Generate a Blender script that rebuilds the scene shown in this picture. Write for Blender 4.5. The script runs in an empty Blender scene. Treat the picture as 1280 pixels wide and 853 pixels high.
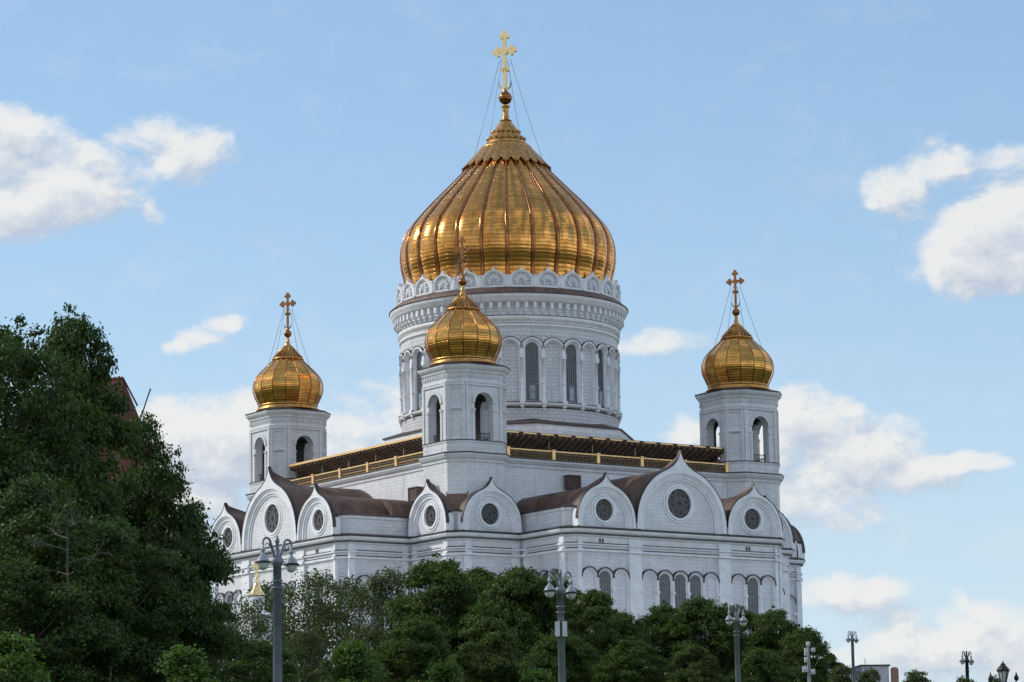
import bpy, math, random
import numpy as np
from mathutils import Vector, Matrix
S = bpy.context.scene
COL = S.collection
PI = math.pi
R_ = math.radians

# ------------------------------------------------------------------ camera
CAM = Vector((355.1556, -242.41370, 1.7))
CR = Vector((0.56235142, 0.82675866, -0.01519853))
CU = Vector((0.14707383, -0.08191698, 0.9857276))
CD = Vector((-0.81371381, 0.55656062, 0.16766069))
F = 3783.889
cd_ = bpy.data.cameras.new('camera')
cam = bpy.data.objects.new('camera', cd_)
COL.objects.link(cam)
cam.matrix_world = Matrix(((CR.x, CU.x, -CD.x, CAM.x), (CR.y, CU.y, -CD.y, CAM.y), (CR.z, CU.z, -CD.z, CAM.z), (0, 0, 0, 1)))
cd_.sensor_width = 36.0
cd_.lens = F / 1280 * 36
cd_.clip_start = 0.5
cd_.clip_end = 12000
S.camera = cam


def ray(px, py):
    return (CD + CR * ((px - 640) / F) - CU * ((py - 426.5) / F))


DH = Vector((CD.x, CD.y, 0)).normalized()
RH = Vector((-DH.y, DH.x, 0)) * -1


def at(px, py, t):
    """world point seen in the photograph at (px, py), t metres ahead of the camera"""
    w = ray(px, py)
    return CAM + w * (t / w.dot(DH))


def ground_z(x, y):
    t = (x - CAM.x) * DH.x + (y - CAM.y) * DH.y
    k = min(1.0, max(0.0, (t - 30) / 330))
    return 17.8 * k


# ------------------------------------------------------------------ world
SUN_AZ, SUN_EL = R_(-136), R_(33)
SUN_DIR = Vector((math.cos(SUN_EL) * math.cos(SUN_AZ), math.cos(SUN_EL) * math.sin(SUN_AZ), math.sin(SUN_EL)))
S.view_settings.view_transform = 'Standard'
S.view_settings.look = 'None'
S.view_settings.gamma = 1
S.view_settings.exposure = 0.32
W = bpy.data.worlds.new('World')
S.world = W
W.use_nodes = True
wt = W.node_tree
wt.nodes.clear()


class NT:
    """short-hand for shader nodes"""
    def __init__(s, t): s.t = t
    def n(s, k, **a):
        x = s.t.nodes.new(k)
        for q, v in a.items(): setattr(x, q, v)
        return x
    def lk(s, a, b): s.t.links.new(a, b)
    def m(s, op, a, b=None, c=None):
        x = s.n('ShaderNodeMath', operation=op)
        for i, v in enumerate((a, b, c)):
            if v is None: continue
            if isinstance(v, (int, float)): x.inputs[i].default_value = v
            else: s.lk(v, x.inputs[i])
        return x.outputs[0]
    def vm(s, op, a, b=None):
        x = s.n('ShaderNodeVectorMath', operation=op)
        for i, v in enumerate((a, b)):
            if v is None: continue
            if isinstance(v, (tuple, Vector)): x.inputs[i].default_value = tuple(v)
            else: s.lk(v, x.inputs[i])
        return x.outputs['Value'] if op in ('DOT_PRODUCT', 'LENGTH') else x.outputs[0]
    def mix(s, f, a, b, blend='MIX'):
        x = s.n('ShaderNodeMix', data_type='RGBA', blend_type=blend)
        for i, v in ((0, f), (6, a), (7, b)):
            if isinstance(v, (int, float)): x.inputs[i].default_value = v
            elif isinstance(v, tuple): x.inputs[i].default_value = (*v, 1) if len(v) == 3 else v
            else: s.lk(v, x.inputs[i])
        return x.outputs[2]
    def noise(s, vec, sc, det=4, rough=.55, dist=0.0):
        x = s.n('ShaderNodeTexNoise')
        x.inputs['Scale'].default_value = sc; x.inputs['Detail'].default_value = det
        x.inputs['Roughness'].default_value = rough; x.inputs['Distortion'].default_value = dist
        if vec is not None: s.lk(vec, x.inputs['Vector'])
        return x.outputs['Fac']
    def ramp(s, f, lo, hi, a=0.0, b=1.0, smooth=True):
        x = s.n('ShaderNodeMapRange', interpolation_type='SMOOTHSTEP' if smooth else 'LINEAR')
        x.inputs[1].default_value = lo; x.inputs[2].default_value = hi
        x.inputs[3].default_value = a; x.inputs[4].default_value = b
        s.lk(f, x.inputs[0])
        return x.outputs[0]
    def comb(s, x, y, z=0.0):
        c = s.n('ShaderNodeCombineXYZ')
        for i, v in enumerate((x, y, z)):
            if isinstance(v, (int, float)): c.inputs[i].default_value = v
            else: s.lk(v, c.inputs[i])
        return c.outputs[0]


# clouds: each row is a puff by direction (pixel-like degrees), radii, weight
PUFFS = [(10, 185, 75, 52, 1), (75, 225, 90, 50, 1), (20, 262, 85, 42, 1), (150, 215, 60, 35, .55), (195, 172, 60, 30, .75), (240, 190, 48, 34, .8), (190, 268, 20, 20, .55), (130, 250, 60, 30, .6), (175, 220, 70, 26, .25),
         (1120, 240, 46, 34, .85), (1180, 200, 52, 32, .8), (1252, 203, 50, 24, .75), (1235, 305, 76, 66, 1.15), (1275, 285, 60, 66, 1.15), (1140, 340, 34, 12, .35),
         (1010, 530, 66, 42, 1.1), (960, 590, 80, 70, 1), (1065, 570, 90, 48, 1.05), (1140, 590, 80, 28, .9), (1205, 580, 52, 16, .9), (1030, 635, 70, 34, .75), (855, 540, 46, 24, .8),
         (1065, 742, 80, 26, .8), (1195, 746, 22, 15, .65), (1255, 752, 36, 14, .5), (1240, 778, 80, 34, .9), (1165, 815, 130, 34, .95), (1110, 780, 60, 24, .5), (1300, 820, 90, 50, .9),
         (245, 558, 80, 58, 1.45), (320, 540, 62, 44, 1.3), (240, 630, 80, 56, .85), (440, 560, 80, 50, .75), (480, 500, 60, 46, .55), (400, 470, 70, 40, .22), (480, 440, 60, 30, .25),
         (238, 432, 28, 14, .7), (262, 418, 28, 16, .62), (284, 403, 24, 14, .75), (832, 430, 62, 20, .7), (780, 436, 40, 16, .6), (1130, 660, 90, 20, .2), (140, 330, 90, 14, .12)]
AZ0 = math.atan2(CD.y, CD.x)


def azel(px, py):
    w = ray(px, py).normalized()
    az = math.atan2(w.y, w.x) - AZ0
    return -az * 1000, math.asin(w.z) * 1000      # milliradians, x grows to the right


g = bpy.data.node_groups.new('cloud_density', 'ShaderNodeTree')
g.interface.new_socket('Vector', in_out='INPUT', socket_type='NodeSocketVector')
g.interface.new_socket('Density', in_out='OUTPUT', socket_type='NodeSocketFloat')
G = NT(g)
gi = G.n('NodeGroupInput'); go = G.n('NodeGroupOutput')
vec = G.vm('NORMALIZE', gi.outputs[0])
sep = G.n('ShaderNodeSeparateXYZ'); G.lk(vec, sep.inputs[0])
# rotate so the view direction is +x
c0, s0 = math.cos(-AZ0), math.sin(-AZ0)
xr = G.vm('DOT_PRODUCT', vec, (c0, -s0, 0)); yr = G.vm('DOT_PRODUCT', vec, (s0, c0, 0))
az = G.m('MULTIPLY', G.m('ARCTAN2', yr, xr), -1000)
el = G.m('MULTIPLY', G.m('ARCSINE', sep.outputs[2]), 1000)
P2 = G.comb(az, el)
wx = G.noise(G.vm('ADD', P2, (300, 0, 0)), .03, 4, .62)
wy = G.noise(G.vm('ADD', P2, (0, 700, 0)), .03, 4, .62)
az2 = G.m('ADD', az, G.m('MULTIPLY', G.m('SUBTRACT', wx, .5), 26))
el2 = G.m('ADD', el, G.m('MULTIPLY', G.m('SUBTRACT', wy, .5), 16))
acc = None
for (px, py, rx, ry, w) in PUFFS:
    a, e = azel(px, py)
    dx = G.m('MULTIPLY', G.m('SUBTRACT', az2, a), 1000 / rx * F / 1e6)
    dy = G.m('MULTIPLY', G.m('SUBTRACT', el2, e), 1000 / ry * F / 1e6)
    d2 = G.m('ADD', G.m('MULTIPLY', dx, dx), G.m('MULTIPLY', dy, dy))
    v = G.m('MULTIPLY', G.m('MAXIMUM', G.m('SUBTRACT', 1.0, G.m('MULTIPLY', d2, .55)), 0), w)
    acc = v if acc is None else G.m('SMOOTH_MAX', acc, v, .25)
fb = G.noise(G.comb(az, G.m('MULTIPLY', el, 1.5)), .045, 9, .66, .25)
fb2 = G.noise(P2, .014, 3, .5)
amp = G.ramp(acc, .05, .5, .15, 2.0)
dens = G.m('ADD', acc, G.m('MULTIPLY', G.m('SUBTRACT', fb, .5), amp))
dens = G.m('ADD', dens, G.m('MULTIPLY', G.m('SUBTRACT', fb2, .5), .2))
# elsewhere in the sky: scattered unseen clouds, added as fill and for dome reflections
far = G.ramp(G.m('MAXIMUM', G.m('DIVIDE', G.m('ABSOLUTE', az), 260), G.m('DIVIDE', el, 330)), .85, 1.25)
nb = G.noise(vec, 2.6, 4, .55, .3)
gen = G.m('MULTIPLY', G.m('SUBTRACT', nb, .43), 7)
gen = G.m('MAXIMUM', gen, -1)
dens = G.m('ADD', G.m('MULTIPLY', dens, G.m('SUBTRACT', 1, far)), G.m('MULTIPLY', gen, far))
G.lk(dens, go.inputs[0])

N = NT(wt)
tc = N.n('ShaderNodeTexCoord')
gen_v = tc.outputs['Generated']
d1 = N.n('ShaderNodeGroup'); d1.node_tree = g; N.lk(gen_v, d1.inputs[0])
d2 = N.n('ShaderNodeGroup'); d2.node_tree = g
off = (Vector((0, 0, 1)) * .0060 + CR * -.0045)
N.lk(N.vm('ADD', gen_v, tuple(off)), d2.inputs[0])
sky = N.n('ShaderNodeTexSky', sky_type='NISHITA')
sky.sun_disc = False
sky.sun_elevation = SUN_EL
sky.sun_rotation = PI / 2 - SUN_AZ
sky.air_density = 1.0
sky.dust_density = 0.6
sky.ozone_density = 2.0
SKY_K = 0.13
skyc = N.mix(1.0, sky.outputs[0], (SKY_K, SKY_K, SKY_K), 'MULTIPLY')
sz = N.n('ShaderNodeSeparateXYZ'); N.lk(gen_v, sz.inputs[0])
skyc = N.mix(N.ramp(sz.outputs[2], .02, .30, .75, .35), skyc, N.mix(N.ramp(sz.outputs[2], .04, .27, 0, 1), (.485, .61, .72), (.28, .475, .69)))

cover = N.ramp(d1.outputs[0], .14, .84)
relief = N.m('ADD', .64, N.m('MULTIPLY', N.m('SUBTRACT', d1.outputs[0], d2.outputs[0]), 1.5))
fine = N.noise(gen_v, 75, 4, .6)
relief = N.m('ADD', relief, N.m('MULTIPLY', N.m('SUBTRACT', fine, .5), .55))
thick = N.ramp(d1.outputs[0], .75, 1.6)
relief = N.m('SUBTRACT', relief, N.m('MULTIPLY', thick, .30))
lit = N.ramp(relief, .0, 1.0, 0, 1, False)
ccol = N.mix(lit, (.42, .475, .565), (.69, .69, .68))
opp = N.ramp(N.vm('DOT_PRODUCT', gen_v, tuple(Vector((-SUN_DIR.x, -SUN_DIR.y, .25)).normalized())), .25, .9, 1.0, 1.75)  # brightens unseen clouds opposite the sun to fill the shaded stone
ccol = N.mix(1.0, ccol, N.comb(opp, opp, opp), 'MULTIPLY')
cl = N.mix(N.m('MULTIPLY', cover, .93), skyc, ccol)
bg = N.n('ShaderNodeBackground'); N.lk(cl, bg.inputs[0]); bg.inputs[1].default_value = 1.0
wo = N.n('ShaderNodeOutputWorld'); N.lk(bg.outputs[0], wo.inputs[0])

try:
    W.cycles.sampling_method = 'MANUAL'; W.cycles.sample_map_resolution = 256
except Exception: pass

sl = bpy.data.lights.new('sun', 'SUN')
sl.energy = 2.1; sl.angle = R_(3.0); sl.color = (1, .93, .82)
so = bpy.data.objects.new('sun', sl); COL.objects.link(so)
so.rotation_euler = (-SUN_DIR).to_track_quat('-Z', 'Y').to_euler()
so.location = (0, 0, 300)

# ------------------------------------------------------------------ materials
def newmat(name):
    m = bpy.data.materials.new(name); m.use_nodes = True
    t = m.node_tree; b = t.nodes['Principled BSDF']
    return m, NT(t), b


def stone_mat(name, base, mode, bw=1.3, bh=.62, line=.62, bump=.35):
    m, N, b = newmat(name)
    geo = N.n('ShaderNodeNewGeometry')
    sp = N.n('ShaderNodeSeparateXYZ'); N.lk(geo.outputs['Position'], sp.inputs[0])
    X, Y, Z = sp.outputs
    if mode == 'cyl':
        u = N.m('MULTIPLY', N.m('ARCTAN2', Y, X), 15.4)
    else:
        sn = N.n('ShaderNodeSeparateXYZ'); N.lk(geo.outputs['True Normal'], sn.inputs[0])
        ax = N.m('ABSOLUTE', sn.outputs[0]); ay = N.m('ABSOLUTE', sn.outputs[1])
        k = N.m('GREATER_THAN', ax, ay)
        u = N.m('ADD', N.m('MULTIPLY', Y, k), N.m('MULTIPLY', X, N.m('SUBTRACT', 1, k)))
    v = N.comb(u, Z)
    br = N.n('ShaderNodeTexBrick'); N.lk(v, br.inputs['Vector'])
    br.inputs['Scale'].default_value = 1; br.inputs['Brick Width'].default_value = bw; br.inputs['Row Height'].default_value = bh
    br.inputs['Mortar Size'].default_value = .035; br.inputs['Mortar Smooth'].default_value = .3
    br.inputs['Bias'].default_value = 0
    br.inputs['Color1'].default_value = (1, 1, 1, 1); br.inputs['Color2'].default_value = (.91, .915, .92, 1)
    br.inputs['Mortar'].default_value = (line, line, line, 1)
    n1 = N.ramp(N.noise(geo.outputs['Position'], .25, 6, .65), .3, .7, .86, 1.0)
    mp = N.n('ShaderNodeMapping'); mp.inputs['Scale'].default_value = (1.6, 1.6, .14); N.lk(geo.outputs['Position'], mp.inputs[0])
    st = N.ramp(N.noise(mp.outputs[0], 1.0, 5, .6), .5, .78, 1.0, .78)
    c = N.mix(1, br.outputs['Color'], tuple(base), 'MULTIPLY')
    k = N.m('MULTIPLY', n1, st)
    cc = N.comb(k, k, k)
    c = N.mix(1, c, cc, 'MULTIPLY')
    N.lk(c, b.inputs['Base Color'])
    b.inputs['Roughness'].default_value = .75
    bp = N.n('ShaderNodeBump'); bp.inputs['Strength'].default_value = bump; bp.inputs['Distance'].default_value = .06
    h = N.m('ADD', N.m('MULTIPLY', br.outputs['Fac'], -1), N.m('MULTIPLY', N.noise(geo.outputs['Position'], 3, 4), .5))
    N.lk(h, bp.inputs['Height']); N.lk(bp.outputs[0], b.inputs['Normal'])
    return m


def plain(name, col, rough=.6, metal=0.0, var=.25, sc=1.5, bump=.0, spec=None, stretch=None):
    m, N, b = newmat(name)
    geo = N.n('ShaderNodeNewGeometry')
    vec = geo.outputs['Position']
    if stretch:
        mp = N.n('ShaderNodeMapping'); mp.inputs['Scale'].default_value = stretch; N.lk(vec, mp.inputs[0]); vec = mp.outputs[0]
    f = N.noise(vec, sc, 5, .6)
    lo = tuple(c * (1 - var) for c in col); hi = tuple(min(1, c * (1 + var)) for c in col)
    N.lk(N.mix(N.ramp(f, .3, .7), lo, hi), b.inputs['Base Color'])
    b.inputs['Roughness'].default_value = rough; b.inputs['Metallic'].default_value = metal
    if spec is not None: b.inputs['Specular IOR Level'].default_value = spec
    if bump:
        bp = N.n('ShaderNodeBump'); bp.inputs['Strength'].default_value = bump; bp.inputs['Distance'].default_value = .05
        N.lk(f, bp.inputs['Height']); N.lk(bp.outputs[0], b.inputs['Normal'])
    return m


def gold_mat(name, rows, cols, base=(.86, .52, .15), rough=.24, tilt=.10):
    m, N, b = newmat(name)
    uv = N.n('ShaderNodeUVMap')
    sp = N.n('ShaderNodeSeparateXYZ'); N.lk(uv.outputs[0], sp.inputs[0])
    v = N.comb(N.m('MULTIPLY', sp.outputs[0], cols), N.m('MULTIPLY', sp.outputs[1], rows))
    br = N.n('ShaderNodeTexBrick'); N.lk(v, br.inputs['Vector'])
    br.inputs['Scale'].default_value = 1; br.inputs['Brick Width'].default_value = 1; br.inputs['Row Height'].default_value = 1
    br.inputs['Mortar Size'].default_value = .05; br.inputs['Mortar Smooth'].default_value = .5; br.offset = 0
    br.inputs['Color1'].default_value = (1, 1, 1, 1); br.inputs['Color2'].default_value = (.78, .72, .66, 1)
    br.inputs['Mortar'].default_value = (.30, .22, .18, 1)
    geo = N.n('ShaderNodeNewGeometry')
    n = N.noise(geo.outputs['Position'], .8, 4, .6)
    tint = N.mix(N.ramp(n, .35, .7), tuple(base), tuple(c * k for c, k in zip(base, (.74, .66, .6))))
    N.lk(N.mix(1, br.outputs['Color'], tint, 'MULTIPLY'), b.inputs['Base Color'])
    b.inputs['Metallic'].default_value = 1
    N.lk(N.ramp(n, .3, .7, rough * .8, rough * 1.4), b.inputs['Roughness'])
    wn = N.n('ShaderNodeTexWhiteNoise'); wn.noise_dimensions = '3D'
    N.lk(N.vm('FLOOR', v), wn.inputs['Vector'])
    rnd = N.vm('SUBTRACT', wn.outputs['Color'], (.5, .5, .5))
    sc = N.n('ShaderNodeVectorMath', operation='SCALE'); N.lk(rnd, sc.inputs[0]); sc.inputs['Scale'].default_value = tilt
    bp = N.n('ShaderNodeBump'); bp.inputs['Strength'].default_value = .5; bp.inputs['Distance'].default_value = .05
    # each course of plates is slightly pillowed
    fr = N.m('FRACT', N.m('MULTIPLY', sp.outputs[1], rows))
    pil = N.m('MULTIPLY', fr, N.m('SUBTRACT', 1, fr))
    h = N.m('ADD', N.m('MULTIPLY', br.outputs['Fac'], -.6), N.m('MULTIPLY', pil, 1.6))
    N.lk(h, bp.inputs['Height'])
    N.lk(N.vm('NORMALIZE', N.vm('ADD', bp.outputs[0], sc.outputs[0])), b.inputs['Normal'])
    return m


M = {}
M['stone'] = stone_mat('white_limestone', (.79, .805, .85), 'flat', 1.15, .48, .76, .3)
M['drum'] = stone_mat('white_limestone_drum', (.76, .775, .81), 'cyl', .95, .5, .58, .4)
M['trim'] = plain('pale_limestone_trim', (.79, .805, .85), .7, 0, .08, .9, .15)
M['relief'] = plain('carved_limestone', (.60, .615, .64), .8, 0, .22, 3.0, .5)
M['lead'] = plain('dark_flashing', (.045, .04, .042), .5, .3, .3, 2)
M['copper'] = plain('brown_copper_roof', (.105, .062, .048), .55, .1, .4, .8, .3, stretch=(1, 1, .35))
M['slate'] = plain('dark_brown_roof', (.075, .048, .045), .6, .2, .3, 1.2)
M['gold'] = gold_mat('gilded_plates_main', 50, 26, (.80, .405, .11), .19, .028)
M['gold_s'] = gold_mat('gilded_plates_small', 24, 16, (.88, .47, .125), .16, .02)
M['goldrib'] = plain('gilded_rib', (.30, .13, .05), .25, 1, .3, 1.5)
M['goldtrim'] = plain('gilded_trim', (.50, .27, .09), .33, 1, .35, 2.5, .4)
M['goldbright'] = plain('bright_gilding', (.80, .60, .28), .18, 1, .12, 2)
M['goldpaint'] = plain('gilded_railing', (.85, .56, .26), .35, .45, .15, 2)
M['railgrille'] = plain('bronze_and_shaded_gilt', (.15, .10, .055), .45, .6, .3, 3)
M['soffit'] = plain('dark_canopy_board', (.24, .17, .13), .6, .1, .35, 1.2)
M['bronze'] = plain('bell_bronze', (.10, .085, .06), .45, .7, .3, 3)
M['glass'] = plain('window_glass', (.050, .062, .078), .12, 0, .35, 1.2, spec=.6)
M['glasspale'] = plain('pale_window_glass', (.22, .27, .30), .15, 0, .35, .6, spec=.6)
M['bars'] = plain('window_bars', (.20, .235, .27), .5, .2, .15, 3)
M['rose'] = plain('rose_window_relief', (.055, .050, .055), .4, .3, .6, 1.6, .5)


def foliage(name, c1, c2, c3, tr=.30):
    m, N, b = newmat(name)
    geo = N.n('ShaderNodeNewGeometry')
    oi = N.n('ShaderNodeObjectInfo')
    rp = geo.outputs['Random Per Island']
    a = N.mix(N.ramp(rp, .0, 1, 0, 1, False), c1, c2)
    n = N.noise(geo.outputs['Position'], .55, 3)
    a = N.mix(N.ramp(n, .42, .68), a, c3)
    N.lk(a, b.inputs['Base Color'])
    b.inputs['Roughness'].default_value = .5
    b.inputs['Specular IOR Level'].default_value = .16
    tl = N.n('ShaderNodeBsdfTranslucent'); N.lk(N.mix(1, a, (1.2, 1.5, .5), 'MULTIPLY'), tl.inputs[0])
    mx = N.n('ShaderNodeMixShader'); mx.inputs[0].default_value = tr
    out = m.node_tree.nodes['Material Output']
    N.lk(b.outputs[0], mx.inputs[1]); N.lk(tl.outputs[0], mx.inputs[2]); N.lk(mx.outputs[0], out.inputs[0])
    return m


M['leaf'] = foliage('linden_leaves', (.036, .066, .017), (.09, .135, .034), (.06, .10, .025))
M['leafwarm'] = foliage('yellowish_linden_leaves', (.045, .072, .018), (.105, .145, .04), (.065, .10, .028))
M['leafdark'] = foliage('dark_maple_leaves', (.032, .060, .018), (.078, .122, .036), (.048, .082, .026), .28)
M['leafolive'] = foliage('thin_olive_leaves', (.055, .08, .03), (.10, .125, .05), (.05, .07, .03))
M['leafbright'] = foliage('young_bright_leaves', (.06, .11, .03), (.115, .18, .05), (.08, .14, .038), .35)
M['bark'] = plain('bark', (.09, .07, .055), .9, 0, .3, 4, .6)
M['post'] = plain('blue_grey_post_paint', (.15, .18, .23), .5, .2, .15, 2)
M['postgreen'] = plain('grey_green_post_paint', (.16, .19, .20), .5, .2, .15, 2)
M['postpale'] = plain('pale_grey_post_paint', (.38, .40, .43), .5, .1, .15, 2)
M['black'] = plain('black_iron', (.015, .016, .02), .5, .2, .3, 3)
M['shade'] = plain('lamp_shade_enamel', (.26, .29, .34), .4, .1, .1, 3)
M['globe'] = plain('milky_lamp_glass', (.55, .58, .60), .2, 0, .05, 3)
M['box'] = plain('pale_equipment_box', (.55, .58, .62), .5, 0, .08, 3)
M['redroof'] = plain('dark_red_tin_roof', (.11, .022, .02), .85, 0, .3, 1.5)
M['brick'] = plain('dull_brick_wall', (.30, .16, .12), .85, 0, .2, 3)
M['grey'] = plain('grey_render', (.46, .47, .48), .8, 0, .12, .8)
M['grass'] = plain('mown_grass', (.055, .085, .03), .95, 0, .3, .8)
M['asphalt'] = plain('asphalt', (.055, .055, .057), .9, 0, .2, 3)
M['paving'] = plain('pale_paving', (.36, .35, .33), .85, 0, .12, 1.2)

# ------------------------------------------------------------------ mesh helpers
class MB:
    def __init__(s): s.v = []; s.f = []; s.mi = []; s.uv = []; s.sm = []; s.hasuv = False
    def pts(s, P):
        i = len(s.v); s.v.extend([tuple(p) for p in P]); return list(range(i, i + len(P)))
    def face(s, ids, mi=0, uv=None, sm=False):
        s.f.append(tuple(ids)); s.mi.append(mi); s.uv.append(uv); s.sm.append(sm)
        if uv: s.hasuv = True
    def poly(s, P, mi=0): s.face(s.pts(P), mi)
    def strip(s, A, B, mi=0, close=False, sm=False):
        a = s.pts(A); b = s.pts(B); n = len(a)
        for i in range(n if close else n - 1):
            j = (i + 1) % n
            s.face((a[i], a[j], b[j], b[i]), mi, None, sm)
    def box(s, lo, hi, mi=0, P=None):
        P = P or (lambda a, b, c: (a, b, c))
        x0, y0, z0 = lo; x1, y1, z1 = hi
        i = s.pts([P(*q) for q in ((x0, y0, z0), (x1, y0, z0), (x1, y1, z0), (x0, y1, z0), (x0, y0, z1), (x1, y0, z1), (x1, y1, z1), (x0, y1, z1))])
        for q in ((0, 3, 2, 1), (4, 5, 6, 7), (0, 1, 5, 4), (1, 2, 6, 5), (2, 3, 7, 6), (3, 0, 4, 7)):
            s.face([i[k] for k in q], mi)
    def tube(s, path, rad, n=8, mi=0, caps=True):
        rings = []
        path = [Vector(p) for p in path]
        if not isinstance(rad, (list, tuple)): rad = [rad] * len(path)
        up = Vector((0, 0, 1))
        for k, p in enumerate(path):
            d = (path[min(k + 1, len(path) - 1)] - path[max(k - 1, 0)]).normalized()
            a = d.cross(up if abs(d.z) < .95 else Vector((1, 0, 0))).normalized(); b = d.cross(a)
            rings.append(s.pts([p + (a * math.cos(2 * PI * i / n) + b * math.sin(2 * PI * i / n)) * rad[k] for i in range(n)]))
        for A, B in zip(rings, rings[1:]):
            for i in range(n):
                j = (i + 1) % n
                s.face((A[i], A[j], B[j], B[i]), mi, None, True)
        if caps: s.face(rings[0], mi); s.face(rings[-1][::-1], mi)
    def lathe(s, prof, n=32, c=(0, 0), mi=0, a0=0.0, bulge=None, uv=False, sm=True, fl=0):
        """prof: (r, z) list; bulge(frac) multiplies radius"""
        L = [0]
        for (r0, z0), (r1, z1) in zip(prof, prof[1:]): L.append(L[-1] + math.hypot(r1 - r0, z1 - z0))
        rings = []
        for (r, z) in prof:
            rings.append(s.pts([(c[0] + r * (bulge(i, r) if bulge else 1) * math.cos(a0 + 2 * PI * i / n), c[1] + r * (bulge(i, r) if bulge else 1) * math.sin(a0 + 2 * PI * i / n), z) for i in range(n)]))
        for k, (A, B) in enumerate(zip(rings, rings[1:])):
            for i in range(n):
                j = (i + 1) % n
                u = None
                if uv: u = ((i / n, L[k] / L[-1]), ((i + 1) / n, L[k] / L[-1]), ((i + 1) / n, L[k + 1] / L[-1]), (i / n, L[k + 1] / L[-1]))
                s.face((A[i], A[j], B[j], B[i]), mi, u, sm)
    def loft(s, poly, prof, mi=0, close=True):
        rings = [s.pts([(x, y, z) for x, y in offset(poly, o)]) for o, z in prof]
        n = len(poly)
        for A, B in zip(rings, rings[1:]):
            for i in range(n):
                j = (i + 1) % n
                s.face((A[i], A[j], B[j], B[i]), mi)
    def build(s, name, mats, parent=None, loc=None, merge=False):
        me = bpy.data.meshes.new(name)
        me.from_pydata(s.v, [], s.f)
        if not isinstance(mats, (list, tuple)): mats = [mats]
        for m in mats: me.materials.append(M[m])
        me.polygons.foreach_set('material_index', s.mi)
        me.polygons.foreach_set('use_smooth', s.sm)
        if s.hasuv:
            ul = me.uv_layers.new(name='UVMap')
            data = []
            for f, u in zip(s.f, s.uv):
                for k in range(len(f)): data.extend(u[k] if u else (0, 0))
            ul.data.foreach_set('uv', data)
        me.update(); me.validate()
        o = bpy.data.objects.new(name, me); COL.objects.link(o)
        if parent: o.parent = parent
        if loc: o.location = loc
        return o


def offset(poly, d):
    n = len(poly); out = []
    if abs(d) < 1e-9: return list(poly)
    for i in range(n):
        p0, p1, p2 = poly[i - 1], poly[i], poly[(i + 1) % n]
        e1 = Vector((p1[0] - p0[0], p1[1] - p0[1])).normalized(); e2 = Vector((p2[0] - p1[0], p2[1] - p1[1])).normalized()
        n1 = Vector((e1.y, -e1.x)); n2 = Vector((e2.y, -e2.x))
        b = n1 + n2; k = d / (1 + n1.dot(n2)) if (1 + n1.dot(n2)) > .05 else d
        out.append((p1[0] + b.x * k, p1[1] + b.y * k))
    return out


def empty(name, loc=(0, 0, 0), label=None, cat=None, group=None, rz=0.0, parent=None):
    o = bpy.data.objects.new(name, None); COL.objects.link(o)
    o.location = loc; o.rotation_euler = (0, 0, rz)
    tag(o, label, cat, group)
    if parent: o.parent = parent
    return o


def tag(o, label=None, cat=None, group=None, kind=None):
    if label: o['label'] = label
    if cat: o['category'] = cat
    if group: o['group'] = group
    if kind: o['kind'] = kind
    return o


def copy_tree(o, parent=None):
    c = o.copy(); COL.objects.link(c)
    if parent: c.parent = parent
    for ch in list(o.children): copy_tree(ch, c)
    return c


# frames: P(s, z, n) -> world.  s runs along the wall, n outward
def flat_frame(origin, sdir, ndir):
    ox, oy = origin
    return lambda s, z, n: (ox + sdir[0] * s + ndir[0] * n, oy + sdir[1] * s + ndir[1] * n, z)


def cyl_frame(R, a0):
    def P(s, z, n):
        a = a0 + s / R
        return ((R + n) * math.cos(a), (R + n) * math.sin(a), z)
    return P


def archpts(sc, zs, r, z0, n=14, m=4):
    L = [(sc - r, z0 + (zs - z0) * k / m) for k in range(m)]
    L += [(sc - r * math.cos(PI * i / n), zs + r * math.sin(PI * i / n)) for i in range(n + 1)]
    L += [(sc + r, zs + (z0 - zs) * (k + 1) / m) for k in range(m)]
    return L


def rectaround(A, sc, zs, w, ztop):
    out = []
    for (s, z) in A:
        if z <= zs + 1e-6: out.append((sc + (w if s > sc else -w), z))
        else:
            c, q = s - sc, z - zs
            L = math.hypot(c, q); c /= L; q /= L
            t = min(w / max(abs(c), 1e-6), (ztop - zs) / max(q, 1e-6))
            out.append((sc + c * t, zs + q * t))
    return out


def ring(mb, P, inner, outer, nf, nbi=None, nbo=None, mi=0, close=False):
    I = [P(s, z, nf) for s, z in inner]; O = [P(s, z, nf) for s, z in outer]
    mb.strip(I, O, mi, close)
    if nbi is not None: mb.strip([P(s, z, nbi) for s, z in inner], I, mi, close)
    if nbo is not None: mb.strip(O, [P(s, z, nbo) for s, z in outer], mi, close)


def fill(mb, P, pts, n, mi=0):
    mb.poly([P(s, z, n) for s, z in pts], mi)


# ------------------------------------------------------------------ ground
def grid_sheet(name, mat, x0, x1, y0, y1, nx, ny, dz, kind='structure'):
    mb = MB(); ids = []
    fx = lambda t: x0 + (x1 - x0) * t
    for j in range(ny + 1):
        for i in range(nx + 1):
            x = fx(i / nx); y = y0 + (y1 - y0) * j / ny
            mb.v.append((x, y, ground_z(x, y) + dz))
    for j in range(ny):
        for i in range(nx):
            a = j * (nx + 1) + i
            mb.face((a, a + 1, a + nx + 2, a + nx + 1))
    o = mb.build(name, mat); tag(o, kind=kind); return o


grid_sheet('ground', 'grass', -4200, 1200, -2600, 2600, 180, 170, -.05)
mb = MB()     # paved cathedral terrace
mb.loft([(-75, -75), (75, -75), (75, 75), (-75, 75)], [(0, 16.5), (0, 17.95), (-.6, 18.0)]); mb.poly([(-74.4, -74.4, 18.0), (74.4, -74.4, 18.0), (74.4, 74.4, 18.0), (-74.4, 74.4, 18.0)])
tag(mb.build('terrace', 'paving'), kind='structure')
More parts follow.
